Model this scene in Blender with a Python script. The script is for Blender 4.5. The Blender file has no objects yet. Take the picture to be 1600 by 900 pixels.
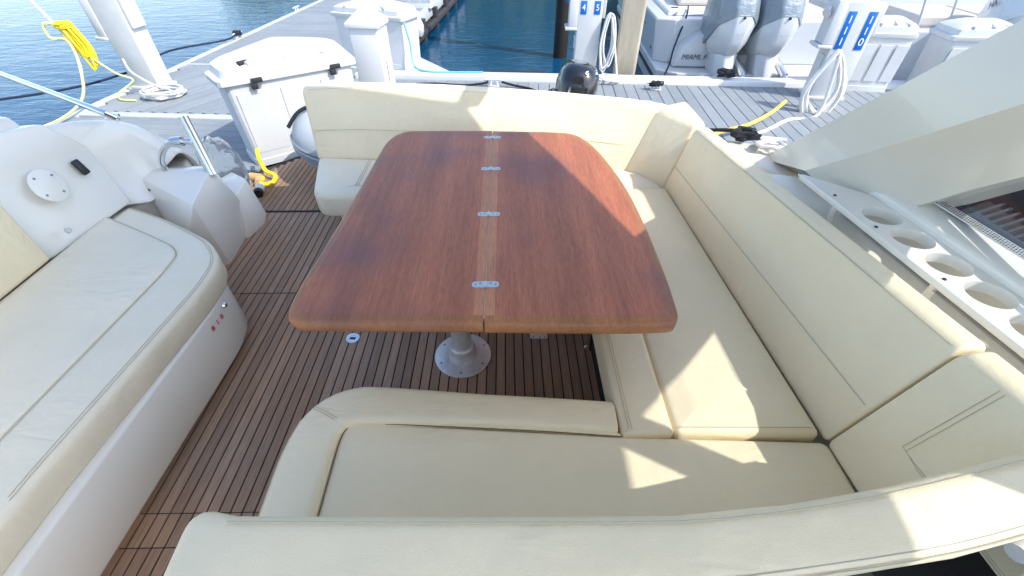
import bpy, math, random
from mathutils import Vector, Matrix
R = math.radians
random.seed(4)
scn = bpy.context.scene
C = scn.collection

# ------------------------------------------------------------ camera, light, exposure
cam = bpy.data.objects.new('camera', bpy.data.cameras.new('camera'))
C.objects.link(cam); scn.camera = cam
cam.location = (0, 0, 1.70)
cam.rotation_euler = (R(48), 0, R(-0.8))
cam.data.sensor_width = 36; cam.data.lens = 684 / 1600 * 36
cam.data.clip_start = .02; cam.data.clip_end = 2000
SUN = Vector((.80, -.45, 1.0)).normalized()          # direction towards the sun
EL = math.asin(SUN.z); AZ = math.atan2(SUN.x, SUN.y)
w = bpy.data.worlds.new('World'); scn.world = w; w.use_nodes = True
nt = w.node_tree
sky = nt.nodes.new('ShaderNodeTexSky'); sky.sky_type = 'NISHITA'; sky.sun_disc = False
sky.sun_elevation = EL; sky.sun_rotation = AZ; sky.dust_density = 1.3; sky.ozone_density = 1.0
bg = nt.nodes['Background']; bg.inputs['Strength'].default_value = .15
nt.links.new(sky.outputs[0], bg.inputs['Color'])
sl = bpy.data.lights.new('sun', 'SUN'); sl.energy = 2.0; sl.angle = R(.53); sl.color = (1, .965, .90)
so = bpy.data.objects.new('sun', sl); C.objects.link(so); so.location = SUN * 30
so.rotation_euler = SUN.to_track_quat('Z', 'Y').to_euler()
scn.view_settings.view_transform = 'Standard'; scn.view_settings.look = 'None'
scn.view_settings.exposure = 1.36; scn.view_settings.gamma = 1
scn.render.engine = 'CYCLES'
scn.cycles.max_bounces = 8; scn.cycles.diffuse_bounces = 5

# ------------------------------------------------------------ materials
def nodes(name):
    m = bpy.data.materials.new(name); m.use_nodes = True
    return m, m.node_tree, m.node_tree.nodes['Principled BSDF']
def mat(name, col, rough=.5, metal=0, var=0, scale=8, bump=0, bscale=200, coat=0, stretch=(1, 1, 1), rnd=0, trans=0, alpha=1, ior=1.5, soft=0, crease=0, weather=None):
    m, t, b = nodes(name); L = t.links; N = t.nodes
    b.inputs['Roughness'].default_value = rough; b.inputs['Metallic'].default_value = metal
    b.inputs['Coat Weight'].default_value = coat; b.inputs['IOR'].default_value = ior
    b.inputs['Transmission Weight'].default_value = trans; b.inputs['Alpha'].default_value = alpha
    tc = N.new('ShaderNodeTexCoord'); mp = N.new('ShaderNodeMapping'); mp.inputs['Scale'].default_value = stretch
    L.new(tc.outputs['Object'], mp.inputs[0])
    out = None
    if var or rnd:
        nz = N.new('ShaderNodeTexNoise'); nz.inputs['Scale'].default_value = scale; nz.inputs['Detail'].default_value = 6
        nz.inputs['Roughness'].default_value = .65
        vec = mp.outputs[0]
        if rnd:
            oi = N.new('ShaderNodeObjectInfo'); ad = N.new('ShaderNodeVectorMath'); ad.operation = 'ADD'
            sc = N.new('ShaderNodeVectorMath'); sc.operation = 'SCALE'; sc.inputs[0].default_value = (31, 17, 9)
            L.new(oi.outputs['Random'], sc.inputs['Scale']); L.new(vec, ad.inputs[0]); L.new(sc.outputs[0], ad.inputs[1]); vec = ad.outputs[0]
        L.new(vec, nz.inputs['Vector'])
        mr = N.new('ShaderNodeMapRange'); mr.inputs[1].default_value = .25; mr.inputs[2].default_value = .75
        mr.inputs[3].default_value = 1 - var; mr.inputs[4].default_value = 1 + var
        L.new(nz.outputs['Fac'], mr.inputs[0])
        val = mr.outputs[0]
        if rnd:
            m2 = N.new('ShaderNodeMapRange'); m2.inputs[3].default_value = 1 - rnd; m2.inputs[4].default_value = 1 + rnd
            L.new(oi.outputs['Random'], m2.inputs[0])
            mu = N.new('ShaderNodeMath'); mu.operation = 'MULTIPLY'; L.new(val, mu.inputs[0]); L.new(m2.outputs[0], mu.inputs[1]); val = mu.outputs[0]
        vm = N.new('ShaderNodeVectorMath'); vm.operation = 'SCALE'; vm.inputs[0].default_value = col
        L.new(val, vm.inputs['Scale']); L.new(vm.outputs[0], b.inputs['Base Color'])
        if weather:
            wn = N.new('ShaderNodeTexNoise'); wn.inputs['Scale'].default_value = 1.9; wn.inputs['Detail'].default_value = 5; wn.inputs['Roughness'].default_value = .7
            geo = N.new('ShaderNodeNewGeometry'); L.new(geo.outputs['Position'], wn.inputs['Vector'])
            wr = N.new('ShaderNodeMapRange'); wr.inputs[1].default_value = .42; wr.inputs[2].default_value = .66; wr.inputs[4].default_value = .75; L.new(wn.outputs['Fac'], wr.inputs[0])
            wm = N.new('ShaderNodeMix'); wm.data_type = 'RGBA'; wv = N.new('ShaderNodeVectorMath'); wv.operation = 'SCALE'; wv.inputs[0].default_value = weather
            L.new(val, wv.inputs['Scale']); L.new(wr.outputs[0], wm.inputs[0]); L.new(vm.outputs[0], wm.inputs[6]); L.new(wv.outputs[0], wm.inputs[7]); L.new(wm.outputs[2], b.inputs['Base Color'])
    else:
        b.inputs['Base Color'].default_value = (*col, 1)
    prev = None
    for s, st, ds in ((bscale, bump, .002), (5, soft, .05)):
        if not st: continue
        n2 = N.new('ShaderNodeTexNoise'); n2.inputs['Scale'].default_value = s; n2.inputs['Detail'].default_value = 3
        L.new(mp.outputs[0], n2.inputs['Vector'])
        bp = N.new('ShaderNodeBump'); bp.inputs['Strength'].default_value = st; bp.inputs['Distance'].default_value = ds
        L.new(n2.outputs['Fac'], bp.inputs['Height'])
        if prev: L.new(prev.outputs[0], bp.inputs['Normal'])
        L.new(bp.outputs[0], b.inputs['Normal']); prev = bp
    if crease:
        mk = N.new('ShaderNodeTexNoise'); mk.inputs['Scale'].default_value = 2.3; cr = N.new('ShaderNodeTexNoise'); cr.inputs['Scale'].default_value = 7
        cr.inputs['Distortion'].default_value = .8; cr.inputs['Detail'].default_value = 1
        m4 = N.new('ShaderNodeMapping'); m4.inputs['Scale'].default_value = (1, 3.6, 2.4); m4.inputs['Rotation'].default_value = (0, 0, R(14))
        L.new(tc.outputs['Object'], m4.inputs[0]); L.new(m4.outputs[0], cr.inputs['Vector']); L.new(tc.outputs['Object'], mk.inputs['Vector'])
        mr2 = N.new('ShaderNodeMapRange'); mr2.inputs[1].default_value = .50; mr2.inputs[2].default_value = .72; L.new(mk.outputs['Fac'], mr2.inputs[0])
        pr = N.new('ShaderNodeMath'); pr.operation = 'MULTIPLY'; L.new(mr2.outputs[0], pr.inputs[0]); L.new(cr.outputs['Fac'], pr.inputs[1])
        bp = N.new('ShaderNodeBump'); bp.inputs['Strength'].default_value = crease; bp.inputs['Distance'].default_value = .03
        L.new(pr.outputs[0], bp.inputs['Height'])
        if prev: L.new(prev.outputs[0], bp.inputs['Normal'])
        L.new(bp.outputs[0], b.inputs['Normal'])
    return m
M = {}
M['vinyl'] = mat('cream_vinyl', (.84, .72, .495), .42, var=.05, scale=3, bump=.5, bscale=420, soft=.26, crease=.3)
M['vinyl_pale'] = mat('pale_vinyl', (.81, .73, .56), .42, var=.05, scale=3, bump=.5, bscale=420, soft=.25, crease=.22)
M['thread'] = mat('thread', (.50, .45, .33), .8)
M['gap'] = mat('cushion_gap', (.16, .13, .08), .9)
M['gel'] = mat('white_gelcoat', (.79, .76, .685), .22, var=.02, scale=2, coat=.3)
M['gelwarm'] = mat('cream_gelcoat', (.74, .71, .62), .2, var=.03, scale=2, coat=.4)
M['plastic'] = mat('white_fibreglass', (.60, .61, .62), .38, var=.04, scale=4, weather=(.52, .525, .51))
M['vinylpost'] = mat('white_sleeve', (.60, .61, .62), .45, var=.03, scale=3)
M['steel'] = mat('stainless_steel', (.72, .73, .74), .12, 1, var=.06, scale=30)
M['alu'] = mat('dull_aluminium', (.70, .70, .69), .42, .55, var=.12, scale=40, bump=.3, bscale=90)
M['chrome'] = mat('hinge_steel', (.62, .62, .60), .32, .8)
M['black'] = mat('black_plastic', (.012, .012, .014), .35)
M['gloss'] = mat('black_cowl', (.008, .010, .014), .12, coat=.6)
M['rubber'] = mat('black_rubber', (.02, .02, .022), .7, bump=.3, bscale=60)
M['rope'] = mat('black_rope', (.015, .017, .022), .9, bump=1, bscale=250)
M['navy'] = mat('navy_rope', (.012, .022, .05), .9, bump=1, bscale=250)
M['whiterope'] = mat('white_hose', (.66, .65, .64), .5, var=.1, scale=20)
M['teal'] = mat('teal_rope', (.16, .46, .50), .8, var=.2, scale=60)
M['yellow'] = mat('yellow_cord', (.85, .66, .02), .4, var=.1, scale=15)
M['paleyellow'] = mat('pale_yellow_hose', (.78, .76, .28), .4, var=.1, scale=15)
M['ochre'] = mat('yellow_hose', (.72, .53, .10), .45, var=.12, scale=20)
M['grey_tube'] = mat('grey_dinghy_fabric', (.46, .485, .50), .5, var=.04, scale=10)
M['greymid'] = mat('grey_strake', (.25, .27, .29), .5)
M['cowl'] = mat('grey_cowl', (.20, .245, .285), .34, var=.15, scale=3, coat=.2, crease=.6, soft=.5)
M['cowlwhite'] = mat('white_cowl', (.60, .63, .65), .25, coat=.4, var=.03, scale=3)
M['blue'] = mat('blue_sign', (.0, .13, .50), .4)
M['sign'] = mat('white_print', (.85, .87, .9), .5)
M['darkprint'] = mat('grey_print', (.08, .10, .13), .5)
M['red'] = mat('red_print', (.55, .03, .05), .5)
M['beige'] = mat('beige_canvas', (.62, .57, .52), .7, var=.05, scale=8)
M['concrete'] = mat('concrete_pile', (.46, .40, .30), .85, var=.25, scale=5, bump=.8, bscale=70, stretch=(1, 1, .3))
M['tar'] = mat('tarred_pile', (.014, .012, .010), .8, var=.3, scale=9)
M['dock'] = mat('composite_board', (.215, .24, .26), .7, var=.12, scale=9, bump=.6, bscale=60, stretch=(12, .6, 1), rnd=.07, weather=(.265, .28, .29))
M['dockbeam'] = mat('dock_beam', (.46, .49, .51), .6, var=.08, scale=6)
M['dockside'] = mat('dock_float', (.035, .035, .04), .8, var=.3, scale=6)
M['caulk'] = mat('black_caulk', (.010, .010, .011), .8)
M['teak'] = mat('weathered_teak', (.35, .212, .128), .62, var=.30, scale=10, bump=.8, bscale=45, stretch=(16, .8, 8), rnd=.20, weather=(.31, .228, .172))
M['dark'] = mat('recess_shade', (.010, .010, .011), .8)  # near-black; on the right seat front it stands in for shade
M['rail'] = mat('bright_white_beam', (.66, .67, .68), .5, var=.05, scale=6)
M['leaf'] = mat('mangrove_leaf', (.14, .19, .035), .6, var=.6, scale=.5)
M['bag'] = mat('clear_plastic', (.85, .90, .93), .12, trans=.8, ior=1.12, soft=.8)
M['acrylic'] = mat('clear_acrylic', (.80, .88, .92), .08, trans=.6, ior=1.3)
M['nonskid'] = mat('dark_nonskid', (.018, .022, .030), .6, bump=.6, bscale=150)
M['ventslat'] = mat('dark_slat', (.06, .068, .078), .5)
M['tan'] = mat('tan_plug', (.62, .38, .16), .5)

def wood(name, c1, c2, sx):
    m, t, b = nodes(name); N = t.nodes; L = t.links
    tc = N.new('ShaderNodeTexCoord'); mp = N.new('ShaderNodeMapping'); mp.inputs['Scale'].default_value = sx
    L.new(tc.outputs['Object'], mp.inputs[0])
    n1 = N.new('ShaderNodeTexNoise'); n1.inputs['Scale'].default_value = 5; n1.inputs['Detail'].default_value = 8; n1.inputs['Roughness'].default_value = .7
    n2 = N.new('ShaderNodeTexNoise'); n2.inputs['Scale'].default_value = 2.2; n2.inputs['Detail'].default_value = 2
    n3 = N.new('ShaderNodeTexNoise'); n3.inputs['Scale'].default_value = 38; n3.inputs['Detail'].default_value = 3
    L.new(mp.outputs[0], n1.inputs['Vector']); L.new(tc.outputs['Object'], n2.inputs['Vector']); L.new(mp.outputs[0], n3.inputs['Vector'])
    mx = N.new('ShaderNodeMix'); mx.data_type = 'RGBA'; mx.inputs[6].default_value = (*c1, 1); mx.inputs[7].default_value = (*c2, 1)
    cr = N.new('ShaderNodeMapRange'); cr.inputs[1].default_value = .3; cr.inputs[2].default_value = .7
    L.new(n1.outputs['Fac'], cr.inputs[0]); L.new(cr.outputs[0], mx.inputs[0])
    m2 = N.new('ShaderNodeMix'); m2.data_type = 'RGBA'; m2.blend_type = 'MULTIPLY'; m2.inputs[0].default_value = .55
    g = N.new('ShaderNodeMapRange'); g.inputs[1].default_value = .35; g.inputs[2].default_value = .62; g.inputs[3].default_value = .55; g.inputs[4].default_value = 1.1
    L.new(n3.outputs['Fac'], g.inputs[0]); L.new(mx.outputs[2], m2.inputs[6]); L.new(g.outputs[0], m2.inputs[7])
    m3 = N.new('ShaderNodeMix'); m3.data_type = 'RGBA'; m3.inputs[7].default_value = (.165, .072, .080, 1)   # worn greyish bloom
    g2 = N.new('ShaderNodeMapRange'); g2.inputs[1].default_value = .45; g2.inputs[2].default_value = .66; g2.inputs[4].default_value = .58
    L.new(n2.outputs['Fac'], g2.inputs[0]); L.new(g2.outputs[0], m3.inputs[0]); L.new(m2.outputs[2], m3.inputs[6])
    n4 = N.new('ShaderNodeTexNoise'); n4.inputs['Scale'].default_value = 5; n4.inputs['Detail'].default_value = 1; mp4 = N.new('ShaderNodeMapping')
    mp4.inputs['Scale'].default_value = tuple(1.6 if v_ > 1 else .05 for v_ in sx); L.new(tc.outputs['Object'], mp4.inputs[0]); L.new(mp4.outputs[0], n4.inputs['Vector'])
    g4 = N.new('ShaderNodeMapRange'); g4.inputs[1].default_value = .35; g4.inputs[2].default_value = .65; g4.inputs[3].default_value = .88; g4.inputs[4].default_value = 1.12; L.new(n4.outputs['Fac'], g4.inputs[0])
    v4 = N.new('ShaderNodeVectorMath'); v4.operation = 'SCALE'; L.new(m3.outputs[2], v4.inputs[0]); L.new(g4.outputs[0], v4.inputs['Scale'])
    L.new(v4.outputs[0], b.inputs['Base Color']); b.inputs['Roughness'].default_value = .46; b.inputs['Coat Weight'].default_value = .05; b.inputs['Coat Roughness'].default_value = .25
    bp = N.new('ShaderNodeBump'); bp.inputs['Strength'].default_value = .25; bp.inputs['Distance'].default_value = .002
    L.new(n3.outputs['Fac'], bp.inputs['Height']); L.new(bp.outputs[0], b.inputs['Normal'])
    return m
M['tablewood'] = wood('table_wood', (.36, .104, .048), (.475, .165, .076), (12, .7, 12))
M['tableband'] = wood('table_edge_wood', (.34, .125, .045), (.44, .185, .07), (12, .7, 12))
M['tablestrip'] = wood('table_strip_wood', (.46, .175, .080), (.56, .235, .11), (14, .7, 12))
M['tableend'] = wood('table_end_wood', (.36, .15, .045), (.46, .21, .075), (.7, 12, 12))

def water_mat():
    m, t, b = nodes('water'); N = t.nodes; L = t.links
    b.inputs['Base Color'].default_value = (.004, .050, .108, 1); b.inputs['Roughness'].default_value = .04; b.inputs['IOR'].default_value = 1.33; b.inputs['Specular IOR Level'].default_value = .26
    tc = N.new('ShaderNodeTexCoord'); prev = None
    for sc, st, dist, sx in ((1.8, .16, .08, (1, 2.4, 1)), (8, .20, .02, (1, 2.2, 1)), (.35, .12, .2, (1, 1, 1))):
        mp = N.new('ShaderNodeMapping'); mp.inputs['Scale'].default_value = sx; mp.inputs['Rotation'].default_value = (0, 0, R(12))
        L.new(tc.outputs['Object'], mp.inputs[0])
        n = N.new('ShaderNodeTexNoise'); n.inputs['Scale'].default_value = sc; n.inputs['Detail'].default_value = 3; n.inputs['Distortion'].default_value = .6
        L.new(mp.outputs[0], n.inputs['Vector'])
        bp = N.new('ShaderNodeBump'); bp.inputs['Strength'].default_value = st; bp.inputs['Distance'].default_value = dist
        L.new(n.outputs['Fac'], bp.inputs['Height'])
        if prev: L.new(prev.outputs[0], bp.inputs['Normal'])
        prev = bp
    L.new(prev.outputs[0], b.inputs['Normal'])
    return m
M['water'] = water_mat()
def glass_mat():
    m, t, b = nodes('tinted_glass'); N = t.nodes; L = t.links
    tr = N.new('ShaderNodeBsdfTransparent'); tr.inputs[0].default_value = (.80, .84, .86, 1)
    gl = N.new('ShaderNodeBsdfGlossy'); gl.inputs['Roughness'].default_value = .03
    mx = N.new('ShaderNodeMixShader'); mx.inputs[0].default_value = .05
    L.new(tr.outputs[0], mx.inputs[1]); L.new(gl.outputs[0], mx.inputs[2]); L.new(mx.outputs[0], N['Material Output'].inputs[0])
    return m
M['glass'] = glass_mat()

# ------------------------------------------------------------ mesh helpers
V = Vector
class MB:
    def __init__(s): s.v = []; s.f = []
    def add(s, vs, fs):
        o = len(s.v); s.v += [V(p) for p in vs]; s.f += [tuple(i + o for i in f) for f in fs]; return s
    def box(s, c, d, rz=0, rx=0, ry=0):
        m = Matrix.Rotation(rz, 3, 'Z') @ Matrix.Rotation(ry, 3, 'Y') @ Matrix.Rotation(rx, 3, 'X')
        vs = [V(c) + m @ V((x * d[0] / 2, y * d[1] / 2, z * d[2] / 2)) for z in (-1, 1) for x, y in ((-1, -1), (1, -1), (1, 1), (-1, 1))]
        return s.add(vs, [(3, 2, 1, 0), (4, 5, 6, 7), (0, 1, 5, 4), (1, 2, 6, 5), (2, 3, 7, 6), (3, 0, 4, 7)])
    def loft(s, rings, cap=True, closed=True):
        n = len(rings[0]); vs = [p for r in rings for p in r]; fs = []
        for k in range(len(rings) - 1):
            for i in range(n if closed else n - 1):
                j = (i + 1) % n
                fs.append((k * n + i, k * n + j, (k + 1) * n + j, (k + 1) * n + i))
        if cap: fs += [tuple(range(n))[::-1], tuple((len(rings) - 1) * n + i for i in range(n))]
        return s.add(vs, fs)
    def prism(s, poly, z0, z1):
        return s.loft([[(p[0], p[1], z0) for p in poly], [(p[0], p[1], z1) for p in poly]])
    def tube(s, path, r, n=8, cap=True):
        P = [V(p) for p in path]; rings = []; up = None
        for i, p in enumerate(P):
            d = (P[min(i + 1, len(P) - 1)] - P[max(i - 1, 0)])
            d = d.normalized() if d.length > 1e-9 else V((0, 0, 1))
            if up is None: up = d.orthogonal().normalized()
            a = (up - d * up.dot(d))
            a = a.normalized() if a.length > 1e-6 else d.orthogonal().normalized()
            up = a; b = d.cross(a); rr = r[i] if isinstance(r, (list, tuple)) else r
            rings.append([p + (a * math.cos(t) + b * math.sin(t)) * rr for t in [2 * math.pi * k / n for k in range(n)]])
        return s.loft(rings, cap)
    def lathe(s, prof, c, n=24, m=None):
        m = m or Matrix.Identity(3)
        return s.loft([[V(c) + m @ V((r * math.cos(2 * math.pi * k / n), r * math.sin(2 * math.pi * k / n), z)) for k in range(n)] for r, z in prof])
    def build(s, name, mt, parent=None, smooth=40, bevel=0, seg=2, org=None):
        me = bpy.data.meshes.new(name)
        if parent is not None: o0 = ORG[parent]
        elif org is not None: o0 = V(org)
        else:
            xs = [p.x for p in s.v]; ys = [p.y for p in s.v]
            o0 = V(((min(xs) + max(xs)) / 2, (min(ys) + max(ys)) / 2, min(p.z for p in s.v)))
        me.from_pydata([tuple(p - o0) for p in s.v], [], s.f); me.update()
        import bmesh
        b = bmesh.new(); b.from_mesh(me); bmesh.ops.recalc_face_normals(b, faces=b.faces); b.to_mesh(me); b.free()
        me.materials.append(M[mt])
        if smooth: me.shade_smooth(); me.set_sharp_from_angle(angle=R(smooth))
        o = bpy.data.objects.new(name, me); C.objects.link(o); ORG[o] = o0
        if parent is not None: o.parent = parent
        else: o.location = o0
        if bevel:
            md = o.modifiers.new('bevel', 'BEVEL'); md.width = bevel; md.segments = seg; md.limit_method = 'ANGLE'; md.angle_limit = R(30)
            md.harden_normals = False
            if smooth: me.set_sharp_from_angle(angle=R(180))
        return o
ORG = {}
def thing(name, label, cat, loc=(0, 0, 0), group=None):
    o = bpy.data.objects.new(name, None); C.objects.link(o); o.location = loc; ORG[o] = V(loc); o.empty_display_size = .1
    return tag(o, label, cat, group)
def tag(o, label, cat, group=None):
    o['label'] = label; o['category'] = cat
    if group: o['group'] = group
    return o
def struct(o): o['kind'] = 'structure'; return o
def lerp(a, b, t): return V(a) * (1 - t) + V(b) * t
def hullmesh(pts):
    import bmesh
    bm = bmesh.new(); vs = [bm.verts.new(V(p)) for p in pts]; r = bmesh.ops.convex_hull(bm, input=vs)
    bmesh.ops.delete(bm, geom=list({g for g in r['geom_interior'] + r['geom_unused'] if isinstance(g, bmesh.types.BMVert)}), context='VERTS')
    bmesh.ops.dissolve_limit(bm, angle_limit=R(4), verts=bm.verts[:], edges=bm.edges[:])
    bm.verts.index_update(); b = MB(); b.add([v.co.copy() for v in bm.verts], [tuple(v.index for v in f.verts) for f in bm.faces]); bm.free(); return b
def smoothpath(pts, n=6):
    P = [V(p) for p in pts]; out = []
    for i in range(len(P) - 1):
        p0, p1, p2, p3 = P[max(i - 1, 0)], P[i], P[i + 1], P[min(i + 2, len(P) - 1)]
        for k in range(n):
            t = k / n
            out.append(.5 * ((2 * p1) + (p2 - p0) * t + (2 * p0 - 5 * p1 + 4 * p2 - p3) * t * t + (3 * p1 - p0 - 3 * p2 + p3) * t ** 3))
    return out + [P[-1]]
def roundpoly(pts, r, n=5):
    """round the corners of a closed polygon (2D or 3D points)"""
    P = [V(p) for p in pts]; out = []; N = len(P)
    rs = r if isinstance(r, (list, tuple)) else [r] * N
    for i in range(N):
        a, p, b = P[i - 1], P[i], P[(i + 1) % N]; rr = min(rs[i], (a - p).length * .48, (b - p).length * .48)
        if rr < 1e-5: out.append(p); continue
        s, e = p + (a - p).normalized() * rr, p + (b - p).normalized() * rr
        for k in range(n + 1):
            t = k / n; out.append(s * (1 - t) ** 2 + p * 2 * t * (1 - t) + e * t * t)
    return out
def inset(poly, d):
    N = len(poly); out = []
    area = sum(poly[i][0] * poly[(i + 1) % N][1] - poly[(i + 1) % N][0] * poly[i][1] for i in range(N)); sg = 1 if area > 0 else -1
    for i in range(N):
        a, p, b = (V((q[0], q[1])) for q in (poly[i - 1], poly[i], poly[(i + 1) % N]))
        e1, e2 = p - a, b - p
        e1 = e1.normalized() if e1.length > 1e-7 else e2.normalized(); e2 = e2.normalized() if e2.length > 1e-7 else e1
        n1, n2 = V((-e1.y, e1.x)) * sg, V((-e2.y, e2.x)) * sg
        m = n1 + n2; m = m.normalized() if m.length > 1e-6 else n1
        out.append(p + m * d / max(.45, m.dot(n1)))
    return out
def rins(poly, r, d, n=5):
    """inset the plain polygon, then round it: never folds over itself"""
    rs = r if isinstance(r, (list, tuple)) else [r] * len(poly)
    return roundpoly(inset(poly, d), [max(q - d, .004) for q in rs], n)
def pad(poly, z0, z1, r, puff=.008, rc=.03, rb=None):
    """upholstered slab: rounded top and bottom edge, gently crowned top"""
    rb = r * .5 if rb is None else rb; rings = []
    prof = [(rb, 0), (rb * .3, rb * .3), (0, rb)] + [(r * (1 - math.cos(t)), z1 - z0 - r + r * math.sin(t)) for t in (0, .3, .6, .9, 1.2, math.pi / 2)] + [(r + .03, z1 - z0 + puff * .55), (r + .06, z1 - z0 + puff)]
    for d, h in prof: rings.append([(p[0], p[1], z0 + h) for p in rins(poly, rc, d)])
    return MB().loft(rings)
def quadsweep(st, r, er=.02, n=4):
    """sweep a rounded quadrilateral: each station four corner points; ends slightly rounded"""
    rings = []
    def ring(q, sh=0):
        c = sum((V(p) for p in q), V((0, 0, 0))) / 4
        q2 = [V(p) + (c - V(p)).normalized() * sh for p in q]
        return roundpoly(q2, r, n)
    cen = lambda q: sum((V(p) for p in q), V((0, 0, 0)))
    d = (cen(st[1]) - cen(st[0])).normalized()
    A = [ring([V(p) + d * er * (1 - math.cos(t)) for p in st[0]], er * (1 - math.sin(t)) * 1.2) for t in (0, .35, .8, 1.2, math.pi / 2)]
    dB = (sum((V(p) for p in st[-1]), V((0, 0, 0))) - sum((V(p) for p in st[-2]), V((0, 0, 0)))).normalized()
    B = [ring([V(p) - dB * er * (1 - math.cos(t)) for p in st[-1]], er * (1 - math.sin(t)) * 1.2) for t in (math.pi / 2, 1.2, .8, .35, 0)]
    return MB().loft(A + [ring(q) for q in st[1:-1]] + B)
def seam(name, path, parent, r=.0016, mt='thread', n=5): return MB().tube(path, r, n).build(name, mt, parent)
def text_mesh(s, size, name, mt, parent, mtx, ext=.001, shear=0):
    cu = bpy.data.curves.new('t', 'FONT'); cu.body = s; cu.size = size; cu.extrude = ext; cu.shear = shear; cu.align_x = 'CENTER'; cu.align_y = 'CENTER'
    o = bpy.data.objects.new('t', cu); C.objects.link(o)
    me = bpy.data.meshes.new_from_object(o.evaluated_get(bpy.context.evaluated_depsgraph_get()))
    bpy.data.objects.remove(o); bpy.data.curves.remove(cu)
    me.materials.clear(); me.materials.append(M[mt])
    me.transform(Matrix.Translation(-ORG[parent]) @ mtx)
    r = bpy.data.objects.new(name, me); C.objects.link(r); r.parent = parent; ORG[r] = ORG[parent]; return r
def frame(o, x, y):
    """matrix with origin o, text x axis and y axis"""
    x = V(x).normalized(); z = x.cross(V(y)).normalized(); y = z.cross(x)
    m = Matrix((x, y, z)).transposed().to_4x4(); m.translation = V(o); return m

# ============================================================ SETTING: water, far mangroves, dock
WZ, DZ = -.60, -.15
MB().add([(-600, -600, WZ), (600, -600, WZ), (600, 600, WZ), (-600, 600, WZ)], [(0, 1, 2, 3)]).build('water', 'water', smooth=0, org=(0, 0, WZ))['kind'] = 'structure'
def mangroves():
    rnd = random.Random(7); b = MB()
    for k in range(30):
        az = R(-24 + k * 2.6 + rnd.uniform(-1, 1)); dist = rnd.uniform(44, 56)
        cx, cy = math.sin(az) * dist, math.cos(az) * dist
        h = rnd.uniform(9, 13) * (.35 if az < R(-11) else 1)
        b.tube([(cx, cy, WZ - .3), (cx + .2, cy, h * .5), (cx, cy, h * .8)], [.3, .22, .1], 6)
        for q in range(900):
            t = rnd.random(); rr = 3.4 * math.sqrt(rnd.random()) * (1.05 - .5 * t * t); an = rnd.uniform(0, 6.28)
            p = V((cx + rr * math.cos(an), cy + rr * math.sin(an), WZ + .2 + t * h)); s_ = rnd.uniform(.3, .65)
            u = V((rnd.gauss(0, 1), rnd.gauss(0, 1), rnd.gauss(0, 1))).normalized(); v = u.orthogonal().normalized()
            b.add([p - u * s_, p + v * s_ * .6, p + u * s_, p - v * s_ * .6], [(0, 1, 2, 3)])
    o = b.build('mangrove_trees', 'leaf', smooth=0); o['kind'] = 'stuff'; o['label'] = 'green mangrove trees along the far bank, mirrored in the water'; o['category'] = 'trees'
mangroves()

DA = R(4.6)
def dk(u, v, z=DZ): return V((u * math.cos(DA) + v * math.sin(DA), -u * math.sin(DA) + v * math.cos(DA), z))
dock = thing('dock', 'grey composite floating dock', 'dock', (-2, 6, WZ)); del dock['label']; del dock['category']; struct(dock)
def plank(u, v, lu, lv, rz=0, mesh={}):
    """one board, centre (u,v) in dock axes; meshes of equal size are shared"""
    key = (round(lu, 2), round(lv, 2)); p = dk(u, v, DZ - .0125)
    if key not in mesh:
        o = MB().box((0, 0, 0), (lu, lv, .025)).build('plank', 'dock', smooth=0, org=(0, 0, 0), bevel=.003, seg=1); mesh[key] = o
    else:
        o = mesh[key].copy(); C.objects.link(o)
    o.parent = dock; o.location = p - ORG[dock]; o.rotation_euler = (0, 0, -DA + rz + R(random.uniform(-.12, .12)))
    return o
G = .006; PW = .137
# cross dock: boards across it (long side along v)
u = -2.45
while u < 7.4:
    plank(u, 5.13, PW - G, 2.0); u += PW
# finger: boards across it, far part
v = 6.74
while v < 16:
    plank(-3.95, v, 2.56, PW - G) if False else None
    o = plank(-3.95, v, PW - G, 2.56, R(90)); v += PW
# near left part, boards along u
v = 3.55
while v < 4.62:
    plank(-3.88, v, PW - G, 2.70, R(90)); v += PW
# skewed boards between the two white beams, clipped to the bay
ang = R(66); du, dv = math.cos(ang), math.sin(ang)
off = -8.0
while off < 1:
    # line: point (off,4.77)+t*(du,dv) ; clip to u in [-5.2,-2.55], v in [4.77,6.6]
    t0, t1 = 0, (6.60 - 4.77) / dv
    t0 = max(t0, (-5.20 - off) / du); t1 = min(t1, (-2.54 - off) / du)
    if t1 - t0 > .06:
        tm = (t0 + t1) / 2; plank(off + tm * du, 4.77 + tm * dv, PW - G, max(.05, round(t1 - t0 - .05, 1)), ang - R(90))
    off += PW / math.sin(ang)
def slab(pts, z0, z1, name, mt, bevel=0): return MB().prism([dk(*p) for p in pts], z0, z1).build(name, mt, dock, smooth=0, bevel=bevel)
slab([(-5.2, 3.45), (-2.6, 3.45), (-2.05, 4.13), (7.4, 4.13), (7.4, 6.15), (-2.6, 6.15), (-2.6, 16), (-5.2, 16)], WZ - .15, DZ - .027, 'float', 'dockside')
def beam(u0, v0, u1, v1, wd, z0, z1, mt='dockbeam', name='beam'):
    a, b = dk(u0, v0), dk(u1, v1); d = (b - a); L_ = d.length; c = (a + b) / 2; c.z = (z0 + z1) / 2
    return MB().box(c, (L_, wd, z1 - z0), math.atan2(d.y, d.x)).build(name, mt, dock, smooth=30, bevel=.008)
beam(-5.26, 3.45, -5.26, 16, .11, DZ - .20, DZ + .006); beam(-2.61, 6.62, -2.61, 16, .10, DZ - .20, DZ + .004)
beam(-5.20, 4.69, -2.54, 4.69, .12, DZ - .1, DZ + .004); beam(-5.20, 6.635, -2.67, 6.635, .055, DZ - .1, DZ + .003)
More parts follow.
